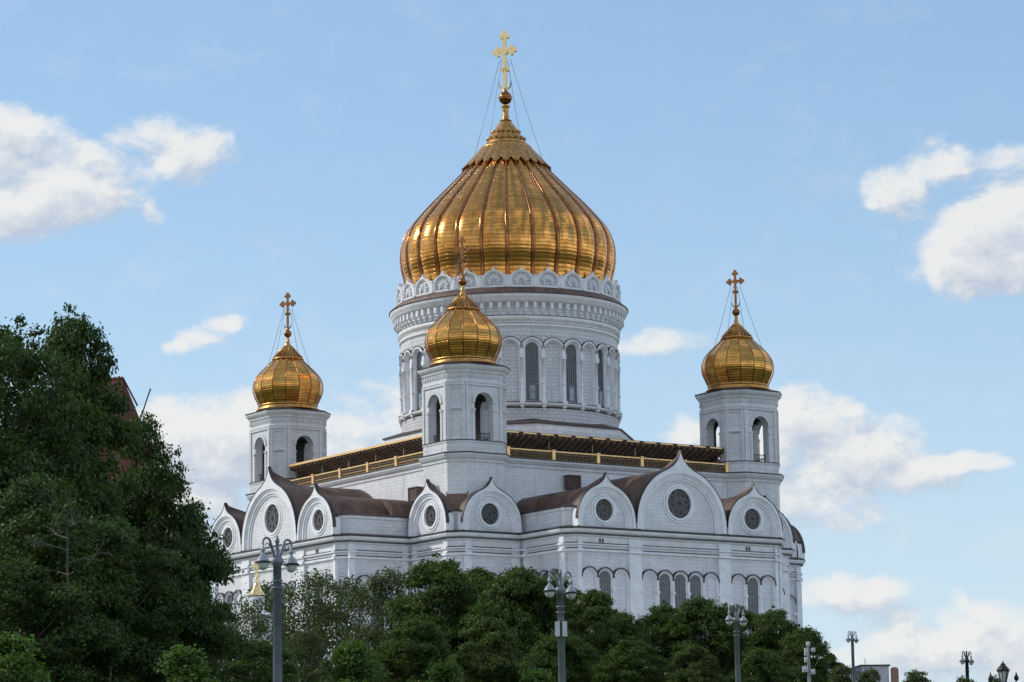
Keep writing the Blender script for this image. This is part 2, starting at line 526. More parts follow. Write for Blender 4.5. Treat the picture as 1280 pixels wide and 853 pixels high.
# embankment road crossing in front of the trees, with kerbs
mb = MB(); kb = MB()
for k in range(-30, 30):
    for t0, t1, B, z in ((60, 72, mb, .0), (59.7, 60, kb, .12), (72, 72.3, kb, .12)):
        q = []
        for (tt, ss) in ((t0, k * 20), (t1, k * 20), (t1, k * 20 + 20), (t0, k * 20 + 20)):
            p = CAM + DH * tt + RH * ss; q.append((p.x, p.y, ground_z(p.x, p.y) + z + .02))
        B.poly(q)
        if B is kb: B.poly([q[0], q[3], (q[3][0], q[3][1], q[3][2] - .15), (q[0][0], q[0][1], q[0][2] - .15)])
tag(mb.build('road', 'asphalt'), kind='structure'); tag(kb.build('kerb', 'paving'), kind='structure')

# ------------------------------------------------------------------ cathedral
cath = empty('cathedral', (0, 0, 18), 'huge white stone cathedral with one great gold onion dome and corner bell towers', 'cathedral')
croot = cath


def part(mb, name, mats, parent=None):
    o = mb.build(name, mats)
    if parent is None: parent = cath
    o.parent = parent
    if parent == cath: o.location = (0, 0, -18)
    return o


W0, A0, C0, K0 = 38.9, 17.7, 28.2, 1.2


def quad():
    q = [(W0, -(A0 - K0)), (W0 - K0, -A0), (C0, -A0), (C0, -(C0 - K0)), (C0 - K0, -C0), (A0, -C0), (A0, -(W0 - K0)), (A0 - K0, -W0)]
    return q[::-1]


PLAN = []
for k in range(4):
    q = quad()
    for _ in range(k): q = [(-y, x) for x, y in q]     # rotate +90
    PLAN += q
ar = sum(PLAN[i][0] * PLAN[(i + 1) % 32][1] - PLAN[(i + 1) % 32][0] * PLAN[i][1] for i in range(32))
if ar < 0: PLAN = PLAN[::-1]
mb = MB(); mb.loft(PLAN, [(.9, 18.0), (.9, 21.0), (.5, 21.4), (.5, 23), (0, 23.3), (0, 40.25)])
mb.loft(PLAN, [(-.12, 43.3), (-.12, 45.5), (-.02, 45.6), (-.02, 46.0), (-.1, 46.1)])
part(mb, 'lower_wall', 'stone')
mb = MB(); mb.loft(PLAN, [(0, 40.2), (.34, 40.32), (.34, 40.6), (.14, 40.72), (.14, 41.0), (.42, 41.12), (.42, 41.3), (.14, 41.42), (.14, 42.15), (.42, 42.25), (.42, 42.5), (.78, 42.72), (.95, 42.95), (.95, 43.15)])
part(mb, 'cornice', 'trim')
mb = MB(); mb.loft(PLAN, [(.94, 43.15), (1.04, 43.15), (1.04, 43.34), (-.1, 43.62)])
mb.loft(PLAN, [(.40, 41.3), (.46, 41.3), (.46, 41.37), (.12, 41.46)]); mb.loft(PLAN, [(.32, 40.6), (.38, 40.6), (.38, 40.67), (.12, 40.76)]); mb.loft(PLAN, [(.78, 42.5), (.45, 42.5), (.45, 42.44), (.40, 42.44)])  # dark strips at string courses and under cornice stand in for shadow lines
mb.loft(PLAN, [(-.02, 46.0), (.08, 46.0), (.08, 46.12), (-.3, 46.3)])
part(mb, 'flashing_and_shadow_lines', 'lead')
# flat roof under the vaults
mb = MB(); o_ = offset(PLAN, -.3)
ids = mb.pts([(x, y, 46.28) for x, y in o_]); mb.face(ids)
part(mb, 'flat_roof', 'copper')


def ogee(sc, hw, zc, ztop_circ, zpk, z0, n=40, grow=0.0):
    """kokoshnik outline from left foot to right foot"""
    r = hw + grow; L = [(sc - r, z0), (sc - r, (z0 + zc) / 2), (sc - r, zc)]
    half = []
    th1 = R_(68)
    N1 = 12
    for i in range(1, N1 + 1):
        th = th1 * i / N1
        half.append((-r * math.cos(th), zc + (ztop_circ - zc + grow) * math.sin(th)))
    x0, y0 = half[-1]
    tx, tz = math.sin(th1) * r, math.cos(th1) * (ztop_circ - zc + grow)
    l = math.hypot(tx, tz); tx /= l; tz /= l
    zp = zpk + grow * 1.2
    D = abs(x0)
    for i in range(1, 9):
        t = i / 8
        b0 = (1 - t) ** 3; b1 = 3 * t * (1 - t) ** 2; b2 = 3 * t * t * (1 - t); b3 = t ** 3
        c1 = (x0 + tx * D * .48, y0 + tz * D * .48); c2 = (-D * .10, zp - (zp - y0) * .55)
        half.append((b0 * x0 + b1 * c1[0] + b2 * c2[0], b0 * y0 + b1 * c1[1] + b2 * c2[1] + b3 * zp))
    L += [(sc + x, z) for x, z in half]
    L += [(2 * sc - s, z) for s, z in L[-2::-1]]
    return L


def arcs(sc, r, zc, z0, npt):
    """arch outline with the same number of points as an ogee outline"""
    nleg = 2
    n = npt - 2 * nleg
    L = [(sc - r, z0), (sc - r, (z0 + zc) / 2)]
    L += [(sc - r * math.cos(PI * i / (n - 1)), zc + r * math.sin(PI * i / (n - 1))) for i in range(n)]
    L += [(sc + r, (z0 + zc) / 2), (sc + r, z0)]
    return L


def circ(sc, zc, r, n=32): return [(sc + r * math.cos(2 * PI * i / n), zc + r * math.sin(2 * PI * i / n)) for i in range(n)]


def gable(P, hw, zc, zcirc, zpk, rin, rose_z, rose_r, depth):
    """ogee gable in frame P: stone face, flashing on its rim, round window in its middle"""
    z0 = 43.45
    out = ogee(0, hw, zc, zcirc, zpk, z0)
    mb = MB(); n = len(out)
    a1 = arcs(0, rin + .42, zc, z0, n); a2 = arcs(0, rin + .16, zc, z0, n); a3 = arcs(0, rin - .18, zc, z0, n); a4 = arcs(0, rin - .48, zc, z0, n)
    ring(mb, P, a1, out, .95, .74, .48)
    for seg in ([q for q in out[:6] if q[1] < 46.3], [q for q in out[-6:] if q[1] < 46.3]):
        mb.strip([P(s, z, .48) for s, z in seg], [P(s, z, -.3) for s, z in seg])
    ring(mb, P, a2, a1, .74, .52)
    ring(mb, P, a3, a2, .60, .42)
    ring(mb, P, a4, a3, .42, .27)
    # tympanum with round hole
    co = circ(0, rose_z, rose_r + .28, 48)
    bo = []
    for (s, z) in co:                       # project to the arch outline
        dx, dz = s, z - rose_z
        L = math.hypot(dx, dz); dx /= L; dz /= L
        r4 = rin - .48; t = 0
        # march
        lo, hi = 0, 40
        for _ in range(30):
            mid = (lo + hi) / 2; x = dx * mid; zz = rose_z + dz * mid
            ins = zz > z0 and ((zz <= zc and abs(x) < r4) or (zz > zc and x * x + (zz - zc) ** 2 < r4 * r4))
            if ins: lo = mid
            else: hi = mid
        bo.append((dx * lo, rose_z + dz * lo))
    ring(mb, P, co, bo, .27, .05, close=True, mi=1)
    # square off the lower corners of the tympanum
    for sg in (-1, 1):
        r4 = rin - .48
        mb.poly([P(sg * r4, z0, .26), P(sg * r4 * .3, z0, .26), P(sg * r4, zc, .26)], 1)
    g = part(mb, 'gable', ['trim', 'stone'])
    fm = MB()
    o2 = ogee(0, hw, zc, zcirc, zpk, z0, grow=.10)
    ring(fm, P, out[2:-2], o2[2:-2], .99, None, .5)
    part(fm, 'gable_flashing', 'lead', g)
    rm = MB()
    ring(rm, P, circ(0, rose_z, rose_r, 40), circ(0, rose_z, rose_r + .30, 40), .46, .1, .2, close=True)
    ring(rm, P, circ(0, rose_z, rose_r + .36, 40), circ(0, rose_z, rose_r + .62, 40), .36, .27, .27, close=True)
    part(rm, 'round_window_frame', 'trim', g)
    wm = MB(); fill(wm, P, circ(0, rose_z, rose_r, 40), .12, 0)
    # wreath and petals of the dark lattice
    for k in range(8):
        a = k * PI / 4 + .2
        c = (math.cos(a) * rose_r * .62, rose_z + math.sin(a) * rose_r * .62)
        ring(wm, P, circ(c[0], c[1], rose_r * .17, 10), circ(c[0], c[1], rose_r * .27, 10), (.20), .12, .12, mi=1, close=True)
    ring(wm, P, circ(0, rose_z, rose_r * .22, 14), circ(0, rose_z, rose_r * .32, 14), (.22), .12, .12, mi=1, close=True)
    part(wm, 'round_window', ['rose', 'bars_dark'], g)
    # vaulted roof behind the gable
    vm = MB()
    o3 = ogee(0, hw, zc, zcirc, zpk, z0, grow=.05)[2:-2]
    steps = [.60, .15] + [-1.2 - (depth - 1.2) * k / 4 for k in range(1, 5)]
    prev = None
    vm.strip([P(s, z, .60) for s, z in out[2:-2]], [P(s, z, .60) for s, z in ogee(0, hw, zc, zcirc, zpk, z0, grow=-.35)[2:-2]])
    for si, nn in enumerate(steps):
        # the sharp crest sinks to a round vault behind the face
        kf = 1 if si == 0 else (.72 if si == 1 else 0)
        row = []
        for (s, z) in o3:
            th = math.acos(max(-1, min(1, s / (hw + .05))))
            zr = zc + (zcirc - zc) * math.sin(th)
            row.append(P(s * (1 if kf else .985), max(46.0, z * kf + zr * (1 - kf)), nn))
        if prev: vm.strip(prev, row, 0, sm=False)
        prev = row
    part(vm, 'vault_roof', 'copper')
    return g


M['bars_dark'] = plain('dark_lattice', (.12, .12, .125), .5, .3, .2, 3)


def arm_frame(k, plane, s0=0.0):
    """wall facing direction k*90deg (0 = +x, 3 = -y); s runs anticlockwise seen from above"""
    a = k * PI / 2
    nd = (math.cos(a), math.sin(a)); sd = (-math.sin(a), math.cos(a))
    nd = (round(nd[0]), round(nd[1])); sd = (round(sd[0]), round(sd[1]))
    return flat_frame((nd[0] * plane + sd[0] * s0, nd[1] * plane + sd[1] * s0), sd, nd)


def arcade(P, cells, pitch, zs=36.95, z0=27.5, rin=.93):
    """row of hooded arches; cells: 0 blind, 1 glazed"""
    mb = MB(); n = len(cells); ro = pitch / 2
    wins = []
    for i, c in enumerate(cells):
        sc = (i - (n - 1) / 2) * pitch
        outer = archpts(sc, zs, ro, z0); inner = archpts(sc, zs, rin, z0)
        mid = archpts(sc, zs, rin + .18, z0)
        ring(mb, P, mid, outer, .32, .14, 0)
        ring(mb, P, inner, mid, .14, -.30 if c else .02)
        # hood strip in lead
        ho = archpts(sc, zs, ro + .13, zs, m=1)[1:-1]; hi = archpts(sc, zs, ro - .02, zs, m=1)[1:-1]
        ring(mb, P, hi, ho, .42, None, 0, mi=1)
        for sg in (-1, 1):       # impost blocks
            if i == 0 and sg == -1 or sg == 1:
                mb.box((sc + sg * ro - .26, zs - 1.75, 0.0), (sc + sg * ro + .26, zs - 1.45, .45), 0, P=lambda a, b, c_: P(a, b, c_))
        if c: wins.append(sc)
    o = part(mb, 'arcade', ['trim', 'lead'])
    for sc in wins:
        wm = MB()
        fill(wm, P, archpts(sc, zs, rin, z0), .012, 0)
        for s in (-.46, 0, .46): wm.box((sc + s - .03, z0, .014), (sc + s + .03, zs + .75, .06), 1, P=P)
        for k in range(12): wm.box((sc - rin + .04, z0 + .5 + k * .8, .016), (sc + rin - .04, z0 + .56 + k * .8, .055), 1, P=P)
        part(wm, 'window', ['glass', 'bars'], o)


def pilaster(P, s0, s1, proj=.38, ztop=42.2):
    mb = MB()
    mb.box((s0, 21.0, 0), (s1, 40.2, proj), P=P)
    mb.box((s0 - .05, 40.25, 0), (s1 + .05, 40.62, proj + .26), P=P)
    mb.box((s0, 40.62, 0), (s1, 41.08, proj), P=P)
    mb.box((s0 - .05, 41.08, 0), (s1 + .05, 41.34, proj + .26), P=P)
    mb.box((s0, 41.34, 0), (s1, ztop, proj), P=P)
    part(mb, 'pilaster', 'trim')


for k in range(4):
    front = k in (0, 3)
    P = arm_frame(k, W0)
    # three gables per arm end: small, big, small
    gable(P, 7.38, 44.4, 51.85, 54.15, 6.35, 47.2, 1.95, 12.6)
    for s in (-12.28, 12.28):
        gable(arm_frame(k, W0, s), 4.62, 44.4, 49.05, 50.5, 3.85, 45.75, 1.42, 12.6)
    for s in (-22.95, 22.95):
        gable(arm_frame(k, C0, s), 4.62, 44.4, 49.05, 50.5, 3.85, 45.75, 1.42, 5.0)
    if front or True:
        for s in (-17.0, -8.4, 6.4, 15.35):
            w = {-17.0: 1.35, -8.4: 2.0, 6.4: 2.0, 15.35: 1.35}[s]
            if s in (-17.0,): pilaster(P, -16.5, -16.0)
            elif s == 15.35: pilaster(P, 16.0, 16.5)
            else: pilaster(P, s, s + w)
        arcade(P, [0, 1, 1, 1, 0], 2.53)
        for s in (-12.2, 12.2): arcade(arm_frame(k, W0, s), [0, 1, 0], 2.5)
        for s in (-22.9, 22.9):
            Pc = arm_frame(k, C0, s)
            arcade(Pc, [0, 1, 0], 2.2)
            pilaster(Pc, -4.55 if s > 0 else 3.3, -3.3 if s > 0 else 4.55)
            pilaster(Pc, 3.0 if s > 0 else -4.0, 4.0 if s > 0 else -3.0)
        # sides of the arm
        for sg in (-1, 1):
            kk = (k + (1 if sg > 0 else 3)) % 4
            Ps = arm_frame(kk, A0, (W0 + C0) / 2 * (-1 if sg > 0 else 1))
            arcade(Ps, [0, 1, 0], 2.2)
            for e in (-1, 1): pilaster(Ps, e * 4.1 - .45 if True else 0, e * 4.1 + .45)
    # frieze vents
    for s in (-12.9, -12.45, 11.3, 11.75):
        vb = MB(); vb.box((s - .14, 41.5, .1), (s + .14, 42.0, .19), P=P)
        part(vb, 'frieze_vent', 'lead')

# low link roofs between arm vaults and corner gables, and wall hatches
for k in range(4):
    for sg in (-1, 1):
        P = arm_frame(k, 0)
        mb = MB()
        prof = [(17.55, 46.15), (17.35, 47.1), (16.8, 47.9), (16.0, 48.4), (15.0, 48.6), (13.5, 48.6)]
        A = [P(sg * s, z, C0 + .2) for s, z in prof]; B = [P(sg * s, z, 26.0) for s, z in prof]
        mb.strip(A, B); A2 = [P(sg * s, z, 31.0) for s, z in prof]; mb.strip(A2, A); mb.poly([P(sg * s, z, 31.0) for s, z in prof] + [P(sg * 13.5, 46.15, 31.0)])
        part(mb, 'link_roof', 'copper')
    P = arm_frame(k, 26.0)
    hb = MB(); s = -8.2 if k != 3 else 16.2
    z = 50.0 if k != 3 else 48.5
    hb.box((s - .9, z, 0), (s + .9, z + 1.75, 1.0), 0, P=P)
    hb.box((s - 1.05, z, .3), (s - .9, z + 1.8, 1.1), 1, P=P); hb.box((s + .9, z, .3), (s + 1.05, z + 1.8, 1.1), 1, P=P); hb.box((s - 1.05, z + 1.75, 0), (s + 1.05, z + 1.9, 1.15), 1, P=P)
    part(hb, 'roof_hatch', ['slate', 'copper'])

for k in range(4):        # small hip roofs between the two corner gables
    a = k * PI / 2; rt_ = lambda x, y, z: (x * math.cos(a) - y * math.sin(a), x * math.sin(a) + y * math.cos(a), z)
    mb = MB(); q = [rt_(28.35, -26.6, 46.2), rt_(26.6, -28.35, 46.2), rt_(25.9, -28.0, 48.7), rt_(28.0, -25.9, 48.7)]
    mb.poly(q); mb.poly([q[3], q[2], rt_(25.8, -27.6, 48.75), rt_(27.6, -25.8, 48.75)])
    part(mb, 'hip_roof', 'copper')
# upper block with ledge
U0 = 26.0
UP = [(-U0, -U0), (U0, -U0), (U0, U0), (-U0, U0)]
mb = MB(); mb.loft(UP, [(0, 43.5), (0, 52.5), (.16, 52.65), (.16, 52.95), (.42, 53.15), (.62, 53.45), (.62, 53.66)])
ids = mb.pts([(x, y, 53.75) for x, y in UP]); mb.face(ids)
part(mb, 'upper_wall', ['stone'])
mb = MB(); mb.loft(UP, [(.62, 53.66), (.70, 53.66), (.70, 53.8), (-.2, 53.9)]); part(mb, 'ledge_flashing', 'lead')

# gilded balustrades and canopies between the towers
for k in range(4):
    P = arm_frame(k, U0)
    bb = MB()
    bb.box((-18.5, 53.8, -.05), (18.5, 53.92, .28), 0 if k == 3 else 1, P=P)  # gilt on the sunlit side, darker elsewhere: light put into the colour
    bb.box((-18.5, 54.9, -.08), (18.5, 55.06, .32), 0, P=P)
    for i in range(5):
        s0 = -18.4 + i * 7.36
        for j in range(15): 
            s = s0 + .55 + j * (7.36 - 1.1) / 14
            bb.box((s - .09, 53.92, .04), (s + .09, 54.7, .2), 1, P=P)
            if j < 14: bb.box((s + .09, 54.62, .05), (s + .34, 54.9, .19), 1, P=P)
        bb.box((s0 + .3, 54.22, .06), (s0 + 7.06, 54.32, .2), 0 if k == 3 else 1, P=P)  # middle rail likewise coloured darker on the sides away from the sun
    bo = part(bb, 'balustrade', ['goldpaint', 'railgrille'])
    for i in range(6):
        pm = MB(); s = -18.4 + i * 7.36
        pm.box((s - .24, 53.8, -.12), (s + .24, 55.1, .42), P=P); pm.box((s - .30, 55.06, -.16), (s + .30, 55.2, .48), P=P)
        part(pm, 'post', 'goldpaint', bo)
    cb = MB()
    # roof slab falling inward
    z1, z2, n1, n2 = 57.15, 54.5, -.2, -5.8
    cb.poly([P(-18.5, z1, n1), P(18.5, z1, n1), P(18.5, z2, n2), P(-18.5, z2, n2)], 0)
    cb.poly([P(-18.5, z1 + .3, n1), P(18.5, z1 + .3, n1), P(18.5, z2 + .3, n2), P(-18.5, z2 + .3, n2)], 0)
    for i in range(38):          # joists of the underside, skewed boards between
        s = -18.5 + i * 1.0
        w = .10
        z_ = lambda n: z1 + (z2 - z1) * (n - n1) / (n2 - n1)
        for (a, b_) in ((n1, n2),):
            q = [P(s - w, z_(a) - .28, a), P(s + w, z_(a) - .28, a), P(s + w, z_(b_) - .28, b_), P(s - w, z_(b_) - .28, b_)]
            t = [P(s - w, z_(a), a), P(s + w, z_(a), a), P(s + w, z_(b_), b_), P(s - w, z_(b_), b_)]
            cb.poly(q, 0)
            for i0, i1 in ((0, 1), (1, 2), (2, 3), (3, 0)): cb.poly([q[i0], q[i1], t[i1], t[i0]], 0)
    for j in range(7):
        nn = n1 - .6 - j * .9; zz = z_(nn)
        cb.box((-18.5, zz - .16, nn - .08), (18.5, zz, nn + .08), 2, P=P)
    for i in range(6):           # slim posts and back rail
        s = -18.0 + i * 7.2
        cb.box((s - .08, 53.9, -1.2), (s + .08, 56.9, -1.04), 0, P=P)
    cb.box((-18.5, 53.8, n2), (18.5, 54.9, n2 + .2), 0, P=P)
    co_ = part(cb, 'canopy', ['soffit', 'soffit', 'slate'])
    fb_ = MB()
    if k == 3: fb_.box((-18.6, 57.12, n1), (18.6, 57.42, n1 + .16), P=P)
    else:
        fb_.box((-18.6, 57.14, n1), (18.6, 57.22, n1 + .1), 1, P=P)  # duller, broken fascia off the sunlit side, shade put into colour and shape
        for i in range(13):
            s = -18.5 + i * 2.86; fb_.box((s, 57.18, n1 + .02), (s + 2.1, 57.36, n1 + .18), P=P)
    part(fb_, 'canopy_fascia', ['goldpaint', 'railgrille'], co_)

# octagonal roof around the drum
oc = [(18.1 * math.cos(R_(22.5 + 45 * k)), 18.1 * math.sin(R_(22.5 + 45 * k))) for k in range(8)]
mb = MB(); mb.loft(oc, [(0, 53.8), (0, 58.9), (.25, 59.5), (.25, 60.25)]); part(mb, 'drum_pedestal', 'trim')
mb = MB(); mb.loft(oc, [(.25, 60.25), (.5, 60.25), (.5, 60.37), (-3.2, 61.65)]); part(mb, 'pedestal_roof', 'slate')

# drum
NW = 96
mb = MB()
mb.lathe([(15.55, 59.0), (15.55, 62.6), (15.62, 62.8)], 128)
mb.lathe([(15.12, 63.2), (15.12, 73.2)], 128)
mb.lathe([(15.62, 72.9), (15.62, 74.25)], 128)
drum = part(mb, 'drum', 'drum')
mb = MB()
mb.lathe([(15.3, 63.0), (15.75, 63.15), (15.95, 63.3), (15.95, 63.55), (15.3, 63.72)], 128)
mb.lathe([(15.62, 74.2), (15.85, 74.3), (15.85, 74.7), (15.65, 74.8), (15.65, 75.1), (16.0, 75.25), (16.0, 75.75), (15.75, 75.85), (15.75, 77.55), (16.3, 77.6), (16.75, 77.75), (16.75, 77.95), (17.0, 78.15), (17.15, 78.5), (17.15, 78.72)], 128)
for i in range(84):       # corbels under the cornice
    Pc = cyl_frame(15.75, 2 * PI * i / 84)
    mb.box((-.22, 76.75, 0), (.22, 77.55, .85), P=Pc); mb.box((-.26, 76.35, 0), (.26, 76.75, .5), P=Pc); mb.box((-.16, 76.08, 0), (.16, 76.35, .3), P=Pc)
part(mb, 'drum_cornice', 'trim', drum)
mb = MB(); mb.lathe([(17.12, 78.7), (17.28, 78.72), (17.28, 78.86), (16.2, 79.75)], 128); mb.lathe([(16.02, 75.74), (16.06, 75.8), (15.8, 75.9)], 128); mb.lathe([(15.86, 74.69), (15.92, 74.74), (15.6, 74.82)], 128); mb.lathe([(15.96, 63.54), (16.0, 63.56), (16.0, 63.62), (15.5, 63.74)], 128)
part(mb, 'drum_flashing', 'copper', drum)
mb = MB()
RD = 15.12; PW = 2 * PI * 15.62 / 32
for i in range(32):
    a = 2 * PI * i / 32
    Pd = cyl_frame(RD, a); kx = RD / 15.62
    glazed = i % 2 == 0
    ro = PW / 2 * kx; ri = (.93 if glazed else 1.08)
    zs = 71.12
    outer = archpts(0, zs, ro, 63.6, 14, 6); mid = archpts(0, zs, ri + .14, 63.6, 14, 6); inner = archpts(0, zs, ri, 63.9, 14, 6)
    ring(mb, Pd, mid, outer, .46, .26, .0); ring(mb, Pd, inner, mid, .26, -.1)
    # spandrel up to the plain band
    rt = rectaround(outer, 0, zs, ro, 73.0)
    ring(mb, Pd, outer[6:-6], rt[6:-6], .46, None, None, mi=2)
    ho = archpts(0, zs, ro + .10, zs, 14, 1)[1:-1]; hi = archpts(0, zs, ro - .16, zs, 14, 1)[1:-1]
    ring(mb, Pd, hi, ho, .72, .46, .46, mi=0)
    h2 = archpts(0, zs, ro + .20, zs, 14, 1)[1:-1]
    ring(mb, Pd, ho, h2, .76, None, .46, mi=1)
    # columns, capitals, corbels on the cell edge
    Pe = cyl_frame(RD, a + PI / 32)
    mb.tube([Pe(0, 63.9, .55), Pe(0, 69.8, .55)], .19, 8)
    mb.box((-.30, 69.8, .3), (.30, 70.5, .84), P=Pe); mb.box((-.24, 70.5, .3), (.24, 71.2, .74), P=Pe)
    mb.box((-.27, 66.2, .35), (.27, 66.4, .78), P=Pe)
    mb.box((-.34, 63.3, .4), (.34, 63.9, .95), P=Pe); mb.box((-.24, 62.9, .4), (.24, 63.3, .80), P=Pe); mb.box((-.12, 62.5, .4), (.12, 62.9, .62), P=Pe)
part(mb, 'drum_arcade', ['trim', 'lead', 'drum'], drum)
for i in range(16):
    a = 2 * PI * i / 16
    Pd = cyl_frame(RD, a)
    wm = MB(); fill(wm, Pd, archpts(0, 71.12, .95, 63.9), .03, 0)
    for s in (-.55, -.18, .18, .55): wm.box((s - .025, 63.9, .045), (s + .025, 71.9, .10), 1, P=Pd)
    for k in range(15): wm.box((-.9, 64.2 + k * .52, .05), (.9, 64.25 + k * .52, .09), 1, P=Pd)
    wm.box((-.45, 64.0, .06), (.45, 66.1, .16), 1, P=Pd); wm.box((-.32, 64.15, .16), (.32, 65.95, .17), 2, P=Pd)
    part(wm, 'window', ['glass', 'bars', 'glasspale'], drum)

# crown of small gables
RC = 16.0; CW = 2 * PI * RC / 26
cm = MB(); cm.lathe([(16.1, 79.5), (16.1, 80.0)], 104); cm.lathe([(15.55, 79.4), (15.55, 81.4), (15.0, 81.6)], 104)
crown = part(cm, 'parapet', 'trim')
for i in range(26):
    Pk = cyl_frame(RC, 2 * PI * i / 26)
    km = MB(); hw = CW / 2 - .12
    out = ogee(0, hw, 80.6, 82.15, 82.78, 79.75); n = len(out)
    inn = arcs(0, hw - .34, 80.55, 79.95, n); in2 = arcs(0, hw - .50, 80.55, 79.95, n)
    ring(km, Pk, inn, out, .18, .0, -.4)
    ring(km, Pk, in2, inn, .06, -.12)
    km.strip([Pk(s, z, -.12) for s, z in in2], [Pk(s * .05, 79.95 + (z - 79.95) * .05, -.12) for s, z in in2], 1)
    for q in range(7):            # palmette leaves
        a = R_(90 + (q - 3) * 38); r0, r1 = .25, .98
        if q in (0, 6): r1 = .8
        dx, dz = math.cos(a), math.sin(a) * .95
        nx, nz = -dz, dx
        pts = [(dx * r0, 80.6 + dz * r0), (dx * (r0 + .45) + nx * .17, 80.6 + dz * (r0 + .45) + nz * .17), (dx * r1, 80.6 + dz * r1), (dx * (r0 + .45) - nx * .17, 80.6 + dz * (r0 + .45) - nz * .17)]
        ring(km, Pk, [(dx * .6, 80.6 + dz * .6)] * 4, pts, .06, None, -.12, mi=0, close=True)
    # little pier between two gables
    Pe = cyl_frame(RC, 2 * PI * (i + .5) / 26)
    km.box((-.2, 79.75, -.2), (.2, 81.3, .26), P=Pe); km.box((-.26, 81.3, -.2), (.26, 81.5, .32), P=Pe)
    part(km, 'crown_gable', ['trim', 'relief'], crown)


def spline(pts, n):
    """Catmull-Rom through (r, z)"""
    out = []
    P = [pts[0]] + pts + [pts[-1]]
    for i in range(1, len(P) - 2):
        for k in range(n):
            t = k / n
            q = []
            for d in (0, 1):
                a, b, c, e = P[i - 1][d], P[i][d], P[i + 1][d], P[i + 2][d]
                q.append(.5 * ((2 * b) + (-a + c) * t + (2 * a - 5 * b + 4 * c - e) * t * t + (-a + 3 * b - 3 * c + e) * t ** 3))
            out.append(tuple(q))
    out.append(pts[-1]); return out


def cross(mb, c, z0, z1, zb, hw, th, ang):
    """gilded cross with trefoil ends"""
    dx, dy = math.cos(ang), math.sin(ang)
    P = lambda s, z, n: (c[0] + dx * s - dy * n, c[1] + dy * s + dx * n, z)
    mb.box((-th, z0, -th * .6), (th, z1 - th * 2, th * .6), P=P)
    mb.box((-hw + th * 2, zb - th, -th * .6), (hw - th * 2, zb + th, th * .6), P=P)
    def disc(s, z, r):
        a = circ(s, z, r, 12)
        mb.poly([P(x, y, th * .75) for x, y in a]); mb.poly([P(x, y, -th * .75) for x, y in a][::-1])
        mb.strip([P(x, y, th * .75) for x, y in a], [P(x, y, -th * .75) for x, y in a], close=True)
    L = (z1 - zb)
    r = th * 1.55
    for (s, z, ds, dz) in ((0, z1 - r * 1.2, 0, 1), (-hw + r * 1.2, zb, -1, 0), (hw - r * 1.2, zb, 1, 0)):
        disc(s + ds * r * .5, z + dz * r * .5, r)
        disc(s - ds * r * .8 + dz * r * 1.2, z - dz * r * .8 + ds * r * 1.2, r * .85); disc(s - ds * r * .8 - dz * r * 1.2, z - dz * r * .8 - ds * r * 1.2, r * .85)
    disc(0, zb, th * 2.4)
    zl = zb - L * .95
    disc(-th * 1.6, zl, th * 1.3); disc(th * 1.6, zl, th * 1.3); disc(0, zl, th * 1.5)
    disc(0, (zb + zl) / 2, th * 1.3)
    # crescent-like fins at the foot
    for sg in (-1, 1): mb.tube([P(0, z0 + .05 * L, 0), P(sg * th * 3.0, z0 + .25 * L, 0), P(sg * th * 4.2, z0 + .55 * L, 0)], [th * .7, th * .6, th * .2], 6)


CA = R_(27)
# main dome
prof = spline([(15.0, 79.6), (14.95, 82.0), (15.1, 83.6), (15.5, 85.4), (15.62, 87.2), (15.35, 89.0), (14.55, 90.8), (13.1, 92.6), (11.4, 94.5), (9.6, 96.3), (7.65, 98.3), (5.95, 100.1), (4.55, 101.7), (3.3, 103.3)], 6)
def bul(i, r):
    fr = (i % 10) / 10
    return .978 + .026 * (math.sin(PI * fr) ** .8)
mb = MB(); mb.lathe(prof, 260, a0=PI / 26, bulge=bul, uv=True)
dome = part(mb, 'main_dome', 'gold')
for i in range(26):
    a = 2 * PI * (i + .5) / 26
    rm = MB(); pts = [((r * .985) * math.cos(a), (r * .985) * math.sin(a), z) for r, z in prof if z < 100.6]
    rr = [.07 + .22 * math.hypot(p[0], p[1]) / 15.6 for p in pts]
    rm.tube(pts[::2], rr[::2], 8)
    part(rm, 'rib', 'goldrib', dome)
mb = MB()      # lobed skirt, collar ring and cone
n = 208
def lob(z_in, amp, cnt):
    return lambda i, r: 1
sk = [(5.55, 100.75), (4.75, 101.75), (3.5, 103.2)]
rows = []
for k, (r, z) in enumerate(sk):
    row = []
    for i in range(n):
        a = 2 * PI * i / n
        f = abs(math.sin(a * 13))
        rr, zz = r, z
        if k == 0: zz = z - .8 * f; rr = r + .8 * f * .93
        rr *= 1.03 + .022 * abs(math.sin(a * 13))
        row.append((rr * math.cos(a), rr * math.sin(a), zz + .1))
    rows.append(row)
for A, B in zip(rows, rows[1:]): mb.strip(A, B, close=True)
ring_in = [(x * .96, y * .96, z - .12) for x, y, z in rows[0]]; mb.strip(ring_in, rows[0], close=True)
mb.lathe([(3.5, 103.0), (3.75, 103.1), (3.75, 103.35), (3.35, 103.5), (3.3, 103.7), (3.05, 103.8)], 52)
mb.lathe([(3.05, 103.75), (2.75, 104.3), (2.85, 104.35), (2.05, 105.4), (2.12, 105.45), (1.3, 106.6), (.8, 107.3), (.9, 107.4), (.55, 107.6), (.42, 108.6), (.5, 109.3), (.62, 109.5), (.62, 109.7)], 26, sm=False)
for k in range(16):
    a = 2 * PI * k / 16
    for (r, z, q) in ((2.78, 104.6, .22), (2.05, 105.65, .18)):
        mb.tube([(r * math.cos(a) * .9, r * math.sin(a) * .9, z - q), ((r + .1) * math.cos(a), (r + .1) * math.sin(a), z), (r * math.cos(a) * .8, r * math.sin(a) * .8, z + q)], [.05, q, .05], 6)
part(mb, 'dome_collar', 'goldtrim', dome)
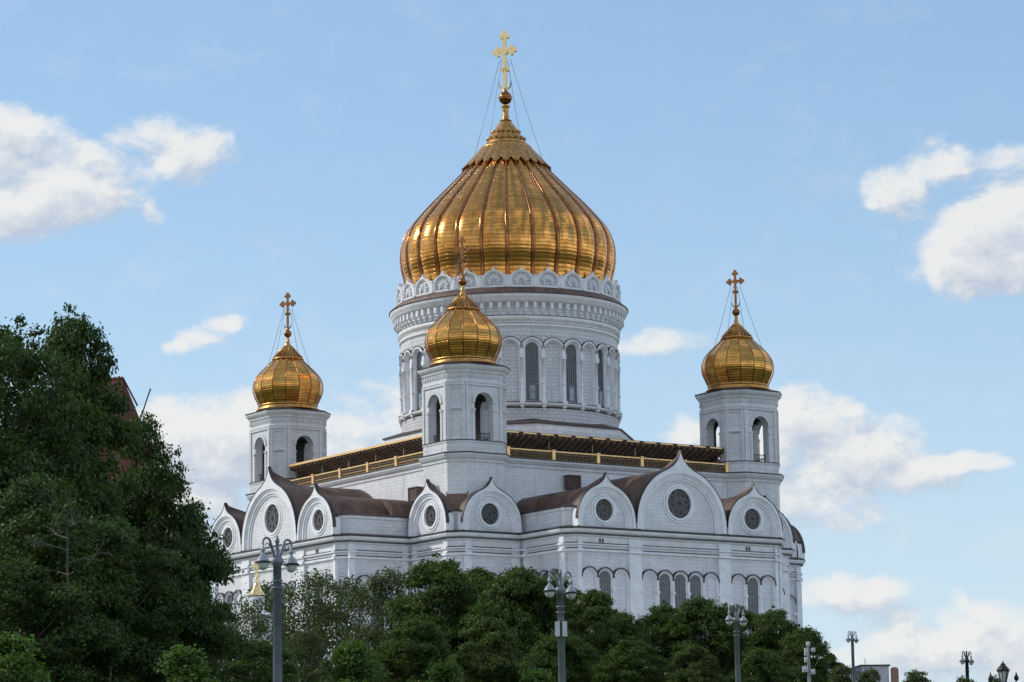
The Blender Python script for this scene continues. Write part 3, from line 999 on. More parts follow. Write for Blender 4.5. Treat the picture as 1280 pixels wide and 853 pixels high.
def ball(c, z, r):
    b = MB()
    b.lathe([(.01, z - r)] + [(r * math.sin(PI * k / 14), z - r * math.cos(PI * k / 14)) for k in range(1, 14)] + [(.01, z + r)], 24, c)
    b.lathe([(r * .99, z - .06 * r), (r * 1.1, z), (r * .99, z + .06 * r)], 24, c)
    b.lathe([(r * .35, z + r * .8), (r * .28, z + r * 1.25), (r * .12, z + r * 1.6), (.01, z + r * 1.6)], 16, c)
    return b
part(ball((0, 0), 110.85, .98), 'cross_ball', 'goldrib', dome)
mb = MB(); cross(mb, (0, 0), 111.7, 120.85, 117.9, 1.9, .25, CA); part(mb, 'cross', 'goldbright', dome)


def cables(c, z0, r1, z1, w, parent, rad=.035):
    for k in range(4):
        a = CA + k * PI / 2
        m_ = MB()
        a_ = Vector((c[0] + w * math.cos(a), c[1] + w * math.sin(a), z0)); b_ = Vector((c[0] + r1 * math.cos(a), c[1] + r1 * math.sin(a), z1))
        m_.tube([a_.lerp(b_, t / 6) - Vector((0, 0, .25 * math.sin(PI * t / 6))) for t in range(7)], rad, 5)
        part(m_, 'cable', 'post', parent)
cables((0, 0), 116.6, 6.3, 99.9, .9, dome, .032)

# ---- bell towers
TT, TA, TH = 23.27, 4.65, 2.85
OCT = [(TA, -TH), (TA, TH), (TH, TA), (-TH, TA), (-TA, TH), (-TA, -TH), (-TH, -TA), (TH, -TA)]


def bell_tower():
    mb = MB()
    mb.loft(OCT, [(0, 43.5), (0, 52.5), (.16, 52.65), (.16, 52.95), (.42, 53.15), (.62, 53.5), (.62, 53.7)])
    mb.loft(OCT, [(.62, 53.7), (.70, 53.7), (.70, 53.85), (.0, 53.95)], 1)
    mb.loft(OCT, [(.05, 53.9), (.05, 55.15), (.14, 55.2), (.14, 55.38)])
    mb.loft(OCT, [(.14, 55.38), (.2, 55.4), (.2, 55.5), (-.02, 55.52)], 1)
    zt = 63.0
    # belfry faces
    for k in range(8):
        p0, p1 = OCT[k], OCT[(k + 1) % 8]
        L = math.hypot(p1[0] - p0[0], p1[1] - p0[1])
        sd = ((p1[0] - p0[0]) / L, (p1[1] - p0[1]) / L); nd = (sd[1], -sd[0])
        c = ((p0[0] + p1[0]) / 2, (p0[1] + p1[1]) / 2)
        P = flat_frame(c, sd, nd); w = L / 2
        if k % 2 == 0:
            A = archpts(0, 60.45, 1.42, 55.5)
            ring(mb, P, A, rectaround(A, 0, 60.45, w, zt), 0, -1.15)
            # inner skin
            wi = w - .55; Ai = archpts(0, 60.45, 1.42, 55.5)
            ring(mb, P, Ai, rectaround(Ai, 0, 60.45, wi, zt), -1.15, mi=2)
            # archivolt, imposts, corner strips
            ring(mb, P, archpts(0, 60.45, 1.42, 60.4, 14, 1)[1:-1], archpts(0, 60.45, 1.86, 60.4, 14, 1)[1:-1], .16, -.2, 0)
            for sg in (-1, 1):
                mb.box((sg * 1.64 - .24, 59.35, -.3), (sg * 1.64 + .24, 59.65, .22), P=P)
                mb.box((sg * 1.64 - .2, 55.5, -.2), (sg * 1.64 + .2, 59.35, .12), P=P)
                mb.box((sg * (w - .2) - .2, 55.5, -.1), (sg * (w - .2) + .2, zt, .16), P=P)
            mb.box((-w, 62.75, -.1), (w, 62.95, .2), P=P)
        else:
            A = [(-.62, 55.9), (.62, 55.9), (.62, 59.5), (-.62, 59.5)]; B = [(-w, 55.5), (w, 55.5), (w, 59.9), (-w, 59.9)]
            ring(mb, P, A, B, 0, -.18, close=True); fill(mb, P, A, -.18)
            A = [(-.62, 60.2), (.62, 60.2), (.62, 62.4), (-.62, 62.4)]; B = [(-w, 59.9), (w, 59.9), (w, zt), (-w, zt)]
            ring(mb, P, A, B, 0, -.14, close=True); fill(mb, P, A, -.14)
            mb.box((-.8, 59.6, 0), (.8, 59.75, .16), P=P)
            for sg in (-1, 1): mb.box((sg * (w - .18) - .17, 55.5, -.1), (sg * (w - .18) + .17, zt, .16), P=P)
            mb.box((-w, 62.75, -.1), (w, 62.95, .2), P=P)
            wi = w - .4
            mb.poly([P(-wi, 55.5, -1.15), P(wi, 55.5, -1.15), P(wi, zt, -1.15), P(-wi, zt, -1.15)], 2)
        for j in range(int(L / .42)):       # little frieze blocks
            s = -w + .28 + j * .42
            mb.box((s - .09, 63.75, 0), (s + .09, 64.3, .17), P=P)
    i_ = mb.pts([(x, y, 55.5) for x, y in OCT]); mb.face(i_)
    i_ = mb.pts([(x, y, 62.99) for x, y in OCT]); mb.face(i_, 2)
    mb.loft(OCT, [(0, 63.0), (.12, 63.1), (.12, 63.3), (.02, 63.4), (.02, 64.35), (.2, 64.5), (.2, 64.65), (.5, 64.95), (.66, 65.2), (.66, 65.42)])
    mb.loft(OCT, [(.66, 65.42), (.74, 65.42), (.74, 65.55), (-.6, 65.95)], 1)
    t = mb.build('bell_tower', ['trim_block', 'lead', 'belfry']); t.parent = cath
    pr = spline([(4.15, 65.9), (4.2, 66.6), (4.55, 67.4), (4.98, 68.4), (5.12, 69.35), (4.98, 70.2), (4.6, 71.0), (3.85, 71.85), (2.9, 72.75), (2.1, 73.55)], 5)
    d = MB(); d.lathe(pr, 16, a0=PI / 16, uv=True, sm=False)
    do = part(d, 'onion_dome', 'gold_s', t)
    rm = MB()
    for k in range(16):
        a = 2 * PI * (k + .5) / 16
        rm.tube([((r + .0) * math.cos(a), (r + .0) * math.sin(a), z) for r, z in pr[::2]] , .065, 6)
    part(rm, 'dome_ribs', 'goldrib', t)
    cm = MB()
    cm.lathe([(4.1, 65.85), (4.62, 65.95), (4.62, 66.12), (4.3, 66.25), (4.3, 66.55), (4.38, 66.6), (4.25, 66.8)], 48)
    part(cm, 'dome_base_ring', 'goldtrim', t); cm = MB()
    cm.lathe([(2.02, 73.45), (2.32, 73.5), (2.32, 73.68), (2.05, 73.8), (1.25, 74.75), (.55, 75.6), (.25, 76.1), (.34, 76.25), (.22, 76.4), (.24, 76.9)], 24)
    for k in range(20):
        a = 2 * PI * k / 20
        q = [((r + .04) * math.cos(a + tw), (r + .04) * math.sin(a + tw), z) for r, z, tw in ((2.03, 73.85, 0), (1.3, 74.7, .2), (.6, 75.55, .45))]
        cm.tube(q, [.15, .1, .05], 5)
    part(cm, 'dome_collar', 'goldtrim', t)
    part(ball((0, 0), 77.45, .56), 'cross_ball', 'goldrib', t)
    xm = MB(); cross(xm, (0, 0), 78.0, 83.5, 81.9, 1.32, .155, CA); part(xm, 'cross', 'goldrib', t)
    cables((0, 0), 81.2, 3.9, 71.9, .7, t, .03)
    bm_ = MB()
    bm_.lathe([(.1, 61.4), (.55, 61.3), (.72, 60.6), (.84, 59.6), (1.1, 58.7), (1.5, 58.1), (1.55, 57.9), (1.3, 57.95)], 24)
    bm_.box((-3.4, -.12, 61.5), (3.4, .12, 61.75)); bm_.box((-.12, -3.4, 61.5), (.12, 3.4, 61.75)); bm_.tube([(0, 0, 61.2), (0, 0, 61.6)], .1)
    part(bm_, 'bell', 'bronze', t)
    for k in (0, 2, 4, 6):
        rl = MB()
        p0, p1 = OCT[k], OCT[(k + 1) % 8]
        L = math.hypot(p1[0] - p0[0], p1[1] - p0[1]); sd = ((p1[0] - p0[0]) / L, (p1[1] - p0[1]) / L); nd = (sd[1], -sd[0])
        P = flat_frame(((p0[0] + p1[0]) / 2, (p0[1] + p1[1]) / 2), sd, nd)
        rl.box((-1.42, 56.5, -.8), (1.42, 56.6, -.7), P=P)
        rl.box((-1.42, 56.0, -.8), (1.42, 56.06, -.72), P=P)
        for j in range(9): rl.box((-1.3 + j * .325 - .02, 55.5, -.78), (-1.3 + j * .325 + .02, 56.5, -.73), P=P)
        part(rl, 'belfry_rail', 'black', t)
    return t


M['belfry'] = plain('shaded_belfry_plaster', (.16, .155, .15), .9, 0, .3, 1)  # belfry shade put into the colour of inner walls and ceiling
M['trim_block'] = stone_mat('tower_limestone', (.75, .765, .80), 'flat', 1.1, .55, .78, .2)
t0 = bell_tower(); t0.location = (TT, -TT, -18)
for (x, y, lb) in ((TT, TT, None), (-TT, -TT, None), (-TT, TT, None)):
    c = copy_tree(t0, cath); c.location = (x, y, -18)


# ------------------------------------------------------------------ trees
def leaf_mesh(name, mat, seed, H, R, zb, nl, ncl, per, leaf, sig=.34, shape='round', vstretch=1.0, wide=1.18, poke=.05):
    rg = np.random.default_rng(seed)
    # lobes
    lob = []
    for i in range(nl):
        t = (i + .5) / nl
        t = min(.97, max(.03, t + rg.uniform(-.06, .06)))
        if shape == 'round': pr = math.sqrt(max(.05, 1 - (2 * (t - .42) / wide) ** 2)) if t > .42 else .75 + .25 * t / .42
        else: pr = (1 - t) ** .75 + .10
        a = i * 2.39996 + rg.uniform(-.5, .5)
        lr = R * (rg.uniform(.30, .46) if nl < 40 else .15 + .33 * rg.random() ** 1.6) * (1 if shape == 'round' else (.35 + .65 * pr))
        rad = max(0, R * pr - lr * .8) * rg.uniform(.62, 1.28)
        if t > .9: rad *= .5
        lob.append((rad * math.cos(a), rad * math.sin(a), zb + (H - zb - lr * .75) * t + lr * .2, lr, lr * rg.uniform(.75, 1.05) * vstretch))
    lob = np.array(lob)
    w = lob[:, 3] ** 2; w /= w.sum()
    li = rg.choice(len(lob), ncl, p=w)
    d = rg.normal(size=(ncl, 3)); d[:, 2] = np.abs(d[:, 2]) * .9 + d[:, 2] * .25
    d /= np.linalg.norm(d, axis=1)[:, None]
    rr = rg.uniform(.55, 1.06, ncl) ** .6
    pk = rg.random(ncl) < poke; rr[pk] *= rg.uniform(1.1, 1.4, pk.sum())
    cc = lob[li, :3] + d * np.stack([lob[li, 3], lob[li, 3], lob[li, 4]], 1) * rr[:, None]
    # twigs poking out of the outline
    n = ncl * per
    sgs = np.repeat(np.where(pk, .55, 1.0), per)[:, None]
    c = np.repeat(cc, per, 0) + rg.normal(size=(n, 3)) * np.array([sig, sig, sig * .6]) * sgs
    dd = np.repeat(d, per, 0)
    nrm = dd * .7 + rg.normal(size=(n, 3)) * .7 + np.array([0, 0, .5]); nrm /= np.linalg.norm(nrm, axis=1)[:, None]
    ax = np.cross(nrm, rg.normal(size=(n, 3))); ax /= np.linalg.norm(ax, axis=1)[:, None]
    bx = np.cross(nrm, ax)
    s = leaf * rg.uniform(.55, 1.25, n)[:, None]
    V = np.empty((n, 4, 3))
    V[:, 0] = c - ax * s * .62; V[:, 1] = c + bx * s * .42 + nrm * s * .10; V[:, 2] = c + ax * s * .62; V[:, 3] = c - bx * s * .42 + nrm * s * .10
    me = bpy.data.meshes.new(name)
    me.vertices.add(n * 4); me.vertices.foreach_set('co', V.reshape(-1))
    me.loops.add(n * 4); me.loops.foreach_set('vertex_index', np.arange(n * 4, dtype=np.int32))
    me.polygons.add(n); me.polygons.foreach_set('loop_start', np.arange(0, n * 4, 4, dtype=np.int32)); me.polygons.foreach_set('loop_total', np.full(n, 4, dtype=np.int32))
    me.materials.append(M[mat]); me.update(); me.validate()
    return me, lob


def trunk_mb(H, R, lob, seed, r0=.28):
    rg = random.Random(seed); mb = MB()
    top = H * .82
    path = [Vector((rg.uniform(-.02, .02) * H * (k > 0), rg.uniform(-.02, .02) * H * (k > 0), -.3 + (top + .3) * k / 7)) for k in range(8)]
    mb.tube(path, [r0 * (1.25 if k == 0 else 1) * (1 - .85 * k / 7) for k in range(8)], 9)
    for (x, y, z, lr, _) in lob:
        zs = max(H * .14, z - math.hypot(x, y) * .8 - .8)
        k = min(6.99, (zs + .3) / (top + .3) * 7); i = int(k)
        a = path[i].lerp(path[i + 1], k - i); b = Vector((x, y, z))
        m1 = a.lerp(b, .5) + Vector((rg.uniform(-.3, .3), rg.uniform(-.3, .3), .25))
        rb = r0 * (1 - .8 * k / 7) * .55
        mb.tube([a, m1, b], [rb, rb * .6, rb * .2], 6)
        for q in range(4):
            e = b + Vector((rg.uniform(-1, 1), rg.uniform(-1, 1), rg.uniform(-.2, 1))).normalized() * lr * rg.uniform(.7, 1.0)
            s0 = m1.lerp(b, rg.uniform(.2, 1))
            mb.tube([s0, s0.lerp(e, .5) + Vector((0, 0, .1)), e], [rb * .3, rb * .18, .012], 4)
    return mb


def tree_proto(name, mat, seed, H, R, zb, nl, ncl, per, leaf, **kw):
    root = empty(name)
    r0 = kw.pop('r0', .28)
    me, lob = leaf_mesh('crown', mat, seed, H, R, zb, nl, ncl, per, leaf, **kw)
    c = bpy.data.objects.new('crown', me); COL.objects.link(c); c.parent = root
    t = trunk_mb(H, R, lob, seed, r0).build('trunk', 'bark'); t.parent = root
    return root


used = set()
def place(proto, px, top, t, label, cat, H, group=None, rz=0.0, sx=1.0):
    """H: height of the prototype; scaled so that its top is seen at pixel row top"""
    p = at(px, top, t)
    o = proto if proto.name not in used else copy_tree(proto)
    used.add(proto.name)
    gz = ground_z(p.x, p.y)
    if math.hypot(p.x, p.y) < 75 and max(abs(p.x), abs(p.y)) < 75: gz = 18.0
    s = (p.z - gz) / H
    o.location = (p.x, p.y, gz - .05); o.rotation_euler = (0, 0, rz); o.scale = (s * sx, s * sx, s)
    tag(o, label, cat, group)
    return o


# the dark trees on the left
pa = tree_proto('maple_tree', 'leafdark', 11, 20, 5.6, 2.0, 54, 1450, 46, .21, sig=.33, r0=.34, wide=1.6, poke=.10)
pb = tree_proto('maple_tree', 'leafdark', 23, 16, 4.8, 1.5, 44, 1300, 44, .20, sig=.31, r0=.28, poke=.09, wide=1.25)
GL = 'dark trees on the left'
place(pa, 82, 396, 128, 'tallest dark green maple with a ragged top, filling the left edge', 'tree', 20, GL, 0.4, .56)
place(pb, 84, 500, 124, 'dark maple right of the tallest tree, a red roof peeping over it', 'tree', 16, GL, 1.2, .74)
place(pb, 176, 524, 134, 'dark maple at whose top the dark red roof ends', 'tree', 16, GL, 5.6, .56)
place(pb, 196, 590, 136, 'dark round maple just left of the cathedral', 'tree', 16, GL, 3.6, .78)
place(pb, 232, 650, 142, 'dark round maple touching the left end of the cathedral', 'tree', 16, GL, 0.7, .62)
place(pa, 2, 404, 118, 'dark tall maple partly cut off by the left edge of the photo', 'tree', 20, GL, 2.4, .78)
place(pb, 50, 600, 108, 'lower dark maple in front of the tallest tree, behind the dead sapling', 'tree', 16, GL, 5.0, 1.05)
place(pb, 140, 650, 112, 'broad dark maple between the dead sapling and the cathedral', 'tree', 16, GL, 4.3, 1.0)
place(pb, 266, 752, 150, 'low dark maple left of the nearest street lamp', 'tree', 16, GL, 2.2, 1.1)
place(pb, 20, 700, 104, 'low dark maple at the bottom left corner', 'tree', 16, GL, 4.0, 1.2)

# bare dead boughs caught in front of the tallest tree
p = at(85, 640, 104); rg = random.Random(5); mb = MB()
mb.tube([(0, 0, -11.5), (.15, .1, -6), (0, 0, -2), (.2, -.1, 0)], [.06, .05, .035, .025], 6)
def twig(a, d, L, r, k):
    b = a + d * L
    mb.tube([a, a.lerp(b, .5) + Vector((rg.uniform(-.08, .08), rg.uniform(-.08, .08), .04)), b], [r, r * .7, r * .4], 5)
    if k:
        for _ in range(3): twig(a.lerp(b, rg.uniform(.4, 1)), (d + Vector((rg.uniform(-.8, .8), rg.uniform(-.8, .8), rg.uniform(-.5, .6)))).normalized(), L * .62, r * .5, k - 1)
for k in range(6):
    a = rg.uniform(0, 6.28)
    twig(Vector((.1, 0, -2.2 + k * .42)), Vector((math.cos(a), math.sin(a), .25)).normalized(), 1.0, .022, 3)
M['deadwood'] = plain('dead_grey_wood', (.10, .085, .08), .9, 0, .2, 4)
o = mb.build('dead_sapling', 'deadwood'); o.location = p
tag(o, 'thin bare dead sapling with grey twigs before the dark maples', 'dead tree')

# trees below the cathedral walls
P1 = tree_proto('linden_tree', 'leaf', 31, 17, 5.6, 2.2, 60, 1150, 36, .30, sig=.40, wide=1.3, poke=.08)
P2 = tree_proto('linden_tree', 'leafwarm', 47, 17, 5.2, 2.0, 54, 1050, 36, .29, sig=.40, poke=.08)
P3 = tree_proto('linden_tree', 'leaf', 59, 16, 6.2, 2.0, 66, 1250, 36, .30, sig=.42, wide=1.35, poke=.08)
P4 = tree_proto('ash_tree', 'leafolive', 61, 17, 4.8, 2.5, 34, 420, 22, .27, sig=.6)
P5 = tree_proto('ash_tree', 'leafolive', 77, 17, 4.6, 2.5, 36, 520, 22, .27, sig=.6)
GR = 'trees below the cathedral'
mid = [
    (P4, 338, 728, 318, 'thin olive-leaved tree behind the nearest lamp post', 17, .1, 1.0),
    (P4, 316, 748, 268, 'small olive tree hiding the foot of the gilded chapel', 17, 3.0, .9),
    (P4, 392, 714, 310, 'airy tree through which the pale wall shows, right of the nearest lamp', 17, 2.0, 1.05),
    (P5, 436, 727, 322, 'airy olive tree under the left arm corner of the cathedral', 17, 1.0, 1.0),
    (P5, 487, 716, 300, 'thin topped tree left of the tallest linden below the front corner', 17, 4.0, 1.0),
    (P1, 546, 701, 292, 'tallest linden, standing below the front corner tower', 17, 0.3, .95),
    (P2, 596, 709, 300, 'linden directly below the right gable of the front corner', 17, 1.9, .95),
    (P3, 648, 712, 286, 'linden just left of the lamp with the white box', 16, 3.1, .85),
    (P1, 694, 722, 298, 'linden behind the lamp with the white box', 17, 4.4, .8),
    (P2, 742, 737, 290, 'linden just right of the lamp with the white box', 17, 5.2, .95),
    (P3, 778, 768, 284, 'low linden in the dip of the tree line below the large gable', 16, .9, .8),
    (P1, 828, 757, 300, 'linden below the three tall windows of the right arm', 17, 2.6, .95),
    (P3, 876, 749, 296, 'broad linden left of the third lamp', 16, 4.9, .9),
    (P2, 924, 756, 304, 'linden behind the third lamp', 17, 3.7, .95),
    (P1, 968, 763, 292, 'linden below the right end of the cathedral', 17, 5.8, .9),
    (P3, 1006, 786, 286, 'rightmost large linden beside the pale lamp', 16, 1.4, .8),
    (P2, 1036, 816, 300, 'small linden closing the tree line at its right end', 17, .6, .85),
    (P1, 520, 775, 262, 'darker linden in the lower middle, left of centre', 17, 2.2, 1.1),
    (P2, 610, 772, 256, 'full linden in the lower middle of the tree line', 17, 5.5, 1.1),
    (P3, 700, 790, 250, 'low linden whose crown meets the post of the boxed lamp', 16, 2.9, .95),
    (P1, 790, 800, 246, 'low linden between the second and third lamps', 17, 3.9, 1.1),
    (P2, 866, 805, 250, 'low linden just left of the third lamp post', 17, .2, 1.1),
    (P3, 950, 812, 252, 'low linden right of the third lamp post', 16, 5.1, .9),
    (P5, 380, 790, 262, 'low olive tree right of the nearest lamp post', 17, 2.7, 1.2),
    (P1, 322, 800, 230, 'low green tree left of the nearest lamp post', 17, 1.1, 1.1),
    (P2, 440, 800, 250, 'low linden behind the young bright tree near the middle left', 17, 1.1, 1.1),
]
for (pr, px, top, t, lab, H, rz, sx) in mid: place(pr, px, top, t, lab, 'tree', H, GR, rz, sx)

# young bright trees along the bottom edge
Y1 = tree_proto('young_tree', 'leafbright', 83, 6, 1.7, .8, 26, 620, 30, .125, sig=.17, shape='cone', r0=.09, poke=.12)
for (px, top, t, rz, sx, lab) in [(12, 786, 84, 0, 1.25, 'young bright green tree at the bottom left corner'), (228, 803, 92, 1, 1.2, 'young bright tree in front of the dark maples, left of the nearest lamp'),
                             (442, 798, 110, 2, 1.25, 'young bright tree right of the nearest lamp'), (556, 822, 112, 3, 1.2, 'young bright tree midway between the two nearest lamps'),
                             (672, 834, 116, 4, 1.3, 'young bright tree just left of the boxed lamp post'),
                             (-20, 800, 80, 5, 1.1, 'young bright tree half outside the left edge')][:5]:
    place(Y1, px, top, t, lab, 'tree', 6, 'young trees in the foreground', rz, sx)

# shrubs and treetops at the lower right
B1 = tree_proto('roadside_tree', 'leafolive', 91, 8, 3.2, 1.0, 16, 260, 24, .30, sig=.34, r0=.14)
for (px, top, t, rz, sx, lab) in [(1052, 832, 280, 0, .8, 'small treetop left of the pole lamp by the grey house'), (1088, 836, 270, 1, .7, 'small treetop in front of the grey house'),
                             (1146, 838, 300, 2, 1.0, 'dark treetop right of the brown chimney'), (1206, 846, 190, 3, .7, 'treetop beneath the far right twin lamp'),
                             (1246, 846, 150, 4, .6, 'treetop beneath the black lantern')]:
    place(B1, px, top, t, lab, 'tree', 8, 'treetops at the lower right', rz, sx)

# ------------------------------------------------------------------ lamps
AD = (RH * .65 - DH * -.76).normalized()      # direction of the lamp arms


def twin_lamp(mat, shade='shade'):
    """height 1 unit = 1 m; top of arms at z = 0, post hangs down (extended per lamp)"""
    root = empty('street_lamp')
    return root


def build_lamp(px, top, t, lab, mat, box=False, scale=1.0, pale=False):
    p = at(px, top, t); gz = ground_z(p.x, p.y); Ht = p.z - gz
    root = empty('street_lamp', (p.x, p.y, gz - .05), lab, 'street lamp', 'twin street lamps')
    Ht += .05; k = scale
    mb = MB(); zc = Ht - .78 * k
    mb.tube([(0, 0, 0), (0, 0, .9), (0, 0, .95), (0, 0, 1.0), (0, 0, zc - .1)], [.26, .24, .17, .15, .125 * k], 14)
    for z in (zc - .75 * k, zc - .55 * k): mb.tube([(0, 0, z), (0, 0, z + .05)], .17 * k, 14)
    part_(mb, 'post', mat, root)
    mb = MB(); mb.lathe([(.12 * k, zc - .1), (.19 * k, zc), (.2 * k, zc + .1 * k), (.12 * k, zc + .2 * k), (.07 * k, zc + .26 * k), (.05 * k, zc + .6 * k), (.08 * k, zc + .64 * k), (.06 * k, zc + .72 * k), (.02 * k, zc + .82 * k), (.005, zc + .84 * k)], 14)
    part_(mb, 'finial', mat, root)
    for sg in (-1, 1):
        d = AD * sg
        pts = []
        for i in range(15):
            q = i / 14
            if q < .5:
                a = q / .5; pts.append(Vector((d.x, d.y, 0)) * (.10 + .18 * a ** 1.6) * k + Vector((0, 0, zc + (.05 + .52 * a) * k)))
            else:
                a = (q - .5) / .5 * PI * 1.05
                pts.append(Vector((d.x, d.y, 0)) * (.28 + .165 * (1 - math.cos(a))) * k + Vector((0, 0, zc + (.57 + .17 * math.sin(a)) * k)))
        mb = MB(); mb.tube(pts, [.045 * k] * 8 + [.036 * k] * 7, 8)
        # small scroll inside the crook
        sc = [Vector((d.x, d.y, 0)) * (.42 + .08 * math.cos(u)) * k + Vector((0, 0, zc + (.5 + .08 * math.sin(u)) * k)) for u in [v * .6 for v in range(9)]]
        mb.tube(sc, .018 * k, 5)
        part_(mb, 'arm', mat, root)
        e = Vector((d.x, d.y, 0)) * .60 * k; z1 = zc + .50 * k
        mb = MB()
        mb.lathe([(.03 * k, z1 + .08 * k), (.03 * k, z1 - .05 * k), (.075 * k, z1 - .09 * k), (.075 * k, z1 - .16 * k), (.04 * k, z1 - .2 * k), (.06 * k, z1 - .26 * k), (.14 * k, z1 - .34 * k), (.205 * k, z1 - .47 * k)], 20, (e.x, e.y))
        mb.lathe([(.205 * k, z1 - .47 * k), (.245 * k, z1 - .49 * k), (.245 * k, z1 - .53 * k), (.19 * k, z1 - .53 * k)], 20, (e.x, e.y), mi=1)
        part_(mb, 'lamp_shade', ['postpale' if pale else 'shade', 'black'], root)
        mb = MB(); mb.lathe([(.185 * k, z1 - .53 * k), (.175 * k, z1 - .61 * k), (.12 * k, z1 - .70 * k), (.05 * k, z1 - .745 * k), (.004, z1 - .75 * k)], 20, (e.x, e.y))
        part_(mb, 'lamp_globe', 'globe', root)
    if box:
        mb = MB(); zb = zc - 1.35 * k
        for sg in (-1, 1):
            c = RH * (.13 * sg)
            mb.box((-.085, -.12, zb - .27), (.085, .12, zb + .27), P=lambda a, b, c_, c=c: (c.x + RH.x * a - DH.x * .14 + DH.x * b, c.y + RH.y * a - DH.y * .14 + DH.y * b, c_))
        part_(mb, 'equipment_box', 'box', root)
    return root


def part_(mb, name, mats, parent):
    o = mb.build(name, mats); o.parent = parent; return o


build_lamp(346.5, 672, 91, 'nearest twin-arm street lamp, blue grey, before the left arm of the cathedral', 'post')
build_lamp(700, 713, 109, 'grey-green twin lamp with a pale box strapped to its post', 'postgreen', True)
build_lamp(920, 757, 153, 'grey-green twin lamp before the trees under the right facade', 'postgreen')
build_lamp(1065, 789, 262, 'thin dark twin lamp left of the grey house', 'post')
build_lamp(1208, 814, 226, 'dark twin lamp against the clouds at the far lower right', 'black')
build_lamp(944, 835, 290, 'small distant lamp whose head peeps up at the bottom right of the third lamp', 'postpale', pale=True)
build_lamp(668, 822, 262, 'small pale lamp head peeping up left of the boxed lamp', 'postpale', pale=True)

# pale ornate lamp with cameras
p = at(1010, 803, 175); gz = ground_z(p.x, p.y); Ht = p.z - gz
r = empty('camera_pole', (p.x, p.y, gz), 'pale pole with clustered cameras and boxes at the right end of the trees', 'camera pole')
mb = MB(); mb.tube([(0, 0, 0), (0, 0, Ht)], [.14, .08], 12); part_(mb, 'post', 'postpale', r)
for (s, z, w, h) in ((-.12, -.55, .22, .42), (.28, -.45, .22, .24), (-.14, -1.0, .2, .3), (-.22, -1.55, .3, .34), (.22, -1.7, .26, .3), (0, -.1, .2, .25)):
    mb = MB()
    mb.box((s - w / 2, -.15, Ht + z - h / 2), (s + w / 2, .12, Ht + z + h / 2), P=lambda a, b, c: (RH.x * a + DH.x * b, RH.y * a + DH.y * b, c))
    mb.tube([(RH * s + Vector((0, 0, Ht + z + h * .3))), Vector((0, 0, Ht + z))], .03, 6)
    mb.tube([RH * s - DH * .15 + Vector((0, 0, Ht + z)), RH * s - DH * .26 + Vector((0, 0, Ht + z - .03))], .07, 10)
    part_(mb, 'camera', 'box', r)

# black classical lantern
p = at(1253.5, 827, 118); gz = ground_z(p.x, p.y); Ht = p.z - gz
r = empty('lantern', (p.x, p.y, gz), 'black wrought iron lantern with pointed cap at the lower right corner', 'lantern')
mb = MB(); mb.tube([(0, 0, 0), (0, 0, .6), (0, 0, .7), (0, 0, Ht - .86)], [.16, .14, .09, .05], 12)
part_(mb, 'post', 'black', r)
mb = MB(); h = Ht
for a in range(6):
    a0 = a * PI / 3
    mb.tube([(.10 * math.cos(a0), .10 * math.sin(a0), h - .82), (.22 * math.cos(a0), .22 * math.sin(a0), h - .36)], .018, 5)
mb.lathe([(.02, h - .9), (.12, h - .84), (.12, h - .80), (.02, h - .8)], 6)
mb.lathe([(.26, h - .38), (.27, h - .33), (.20, h - .24), (.12, h - .16), (.10, h - .14), (.10, h - .10), (.05, h - .07), (.03, h - .03), (.005, h + .04)], 6, sm=False)
part_(mb, 'cage', 'black', r)
mb = MB(); mb.lathe([(.085, h - .81), (.195, h - .38)], 6, sm=False); part_(mb, 'lamp_glass', 'globe', r)
for sg in (-1, 1):
    mb = MB(); d = RH * sg
    mb.tube([Vector((0, 0, h - 1.2)), d * .2 + Vector((0, 0, h - 1.15)), d * .42 + Vector((0, 0, h - .95)), d * .5 + Vector((0, 0, h - .72))], [.03, .028, .025, .02], 6)
    e = d * .5
    mb.lathe([(.01, h - .78), (.08, h - .72), (.10, h - .62), (.05, h - .55), (.03, h - .48), (.005, h - .40)], 10, (e.x, e.y))
    part_(mb, 'side_finial', 'black', r)

# ------------------------------------------------------------------ buildings behind
# red roofed tower house behind the dark maples
p = at(138, 474, 165); gz = ground_z(p.x, p.y); Ht = p.z - gz
r = empty('red_roofed_house', (p.x, p.y, gz), 'house with a steep dark red roof peeping over the left trees', 'house')
ang = math.atan2(RH.y, RH.x)
r.rotation_euler = (0, 0, ang - .35)
mb = MB(); mb.loft([(-4.2, -3), (2.1, -3), (2.1, 3), (-4.2, 3)], [(0, 0), (0, Ht - 7.2), (.25, Ht - 7.1), (.25, Ht - 6.8)]); part_(mb, 'wall', 'brick', r)
for i in range(3):
    for j in range(3):
        wm = MB(); wm.box((-3.4 + i * 1.8, -3.08, 3 + j * 3.4), (-2.4 + i * 1.8, -2.98, 4.8 + j * 3.4)); part_(wm, 'window', 'glass', r)
mb = MB(); e = [(-4.5, -3.3, Ht - 6.8), (2.35, -3.3, Ht - 6.8), (2.35, 3.3, Ht - 6.8), (-4.5, 3.3, Ht - 6.8)]; r1 = (-2.6, 0, Ht); r2 = (.78, 0, Ht)
mid_ = []
mb.poly([e[0], e[1], r2, r1]); mb.poly([e[1], e[2], r2]); mb.poly([e[2], e[3], r1, r2]); mb.poly([e[3], e[0], r1])
mb.tube([r1, r2], .09, 6); mb.tube([r2, (r2[0] + .9, 0, Ht - 1.6), (3.7, 0, Ht - 6.6)][:2], .05, 6)
part_(mb, 'roof', 'redroof', r)
mb = MB(); mb.tube([(r2[0] + 1.0, 0, Ht - 2.6), (r2[0] + 1.5, 0, Ht - 1.2), (r2[0] + 1.7, 0, Ht - .7)], .04, 5); part_(mb, 'antenna', 'black', r)

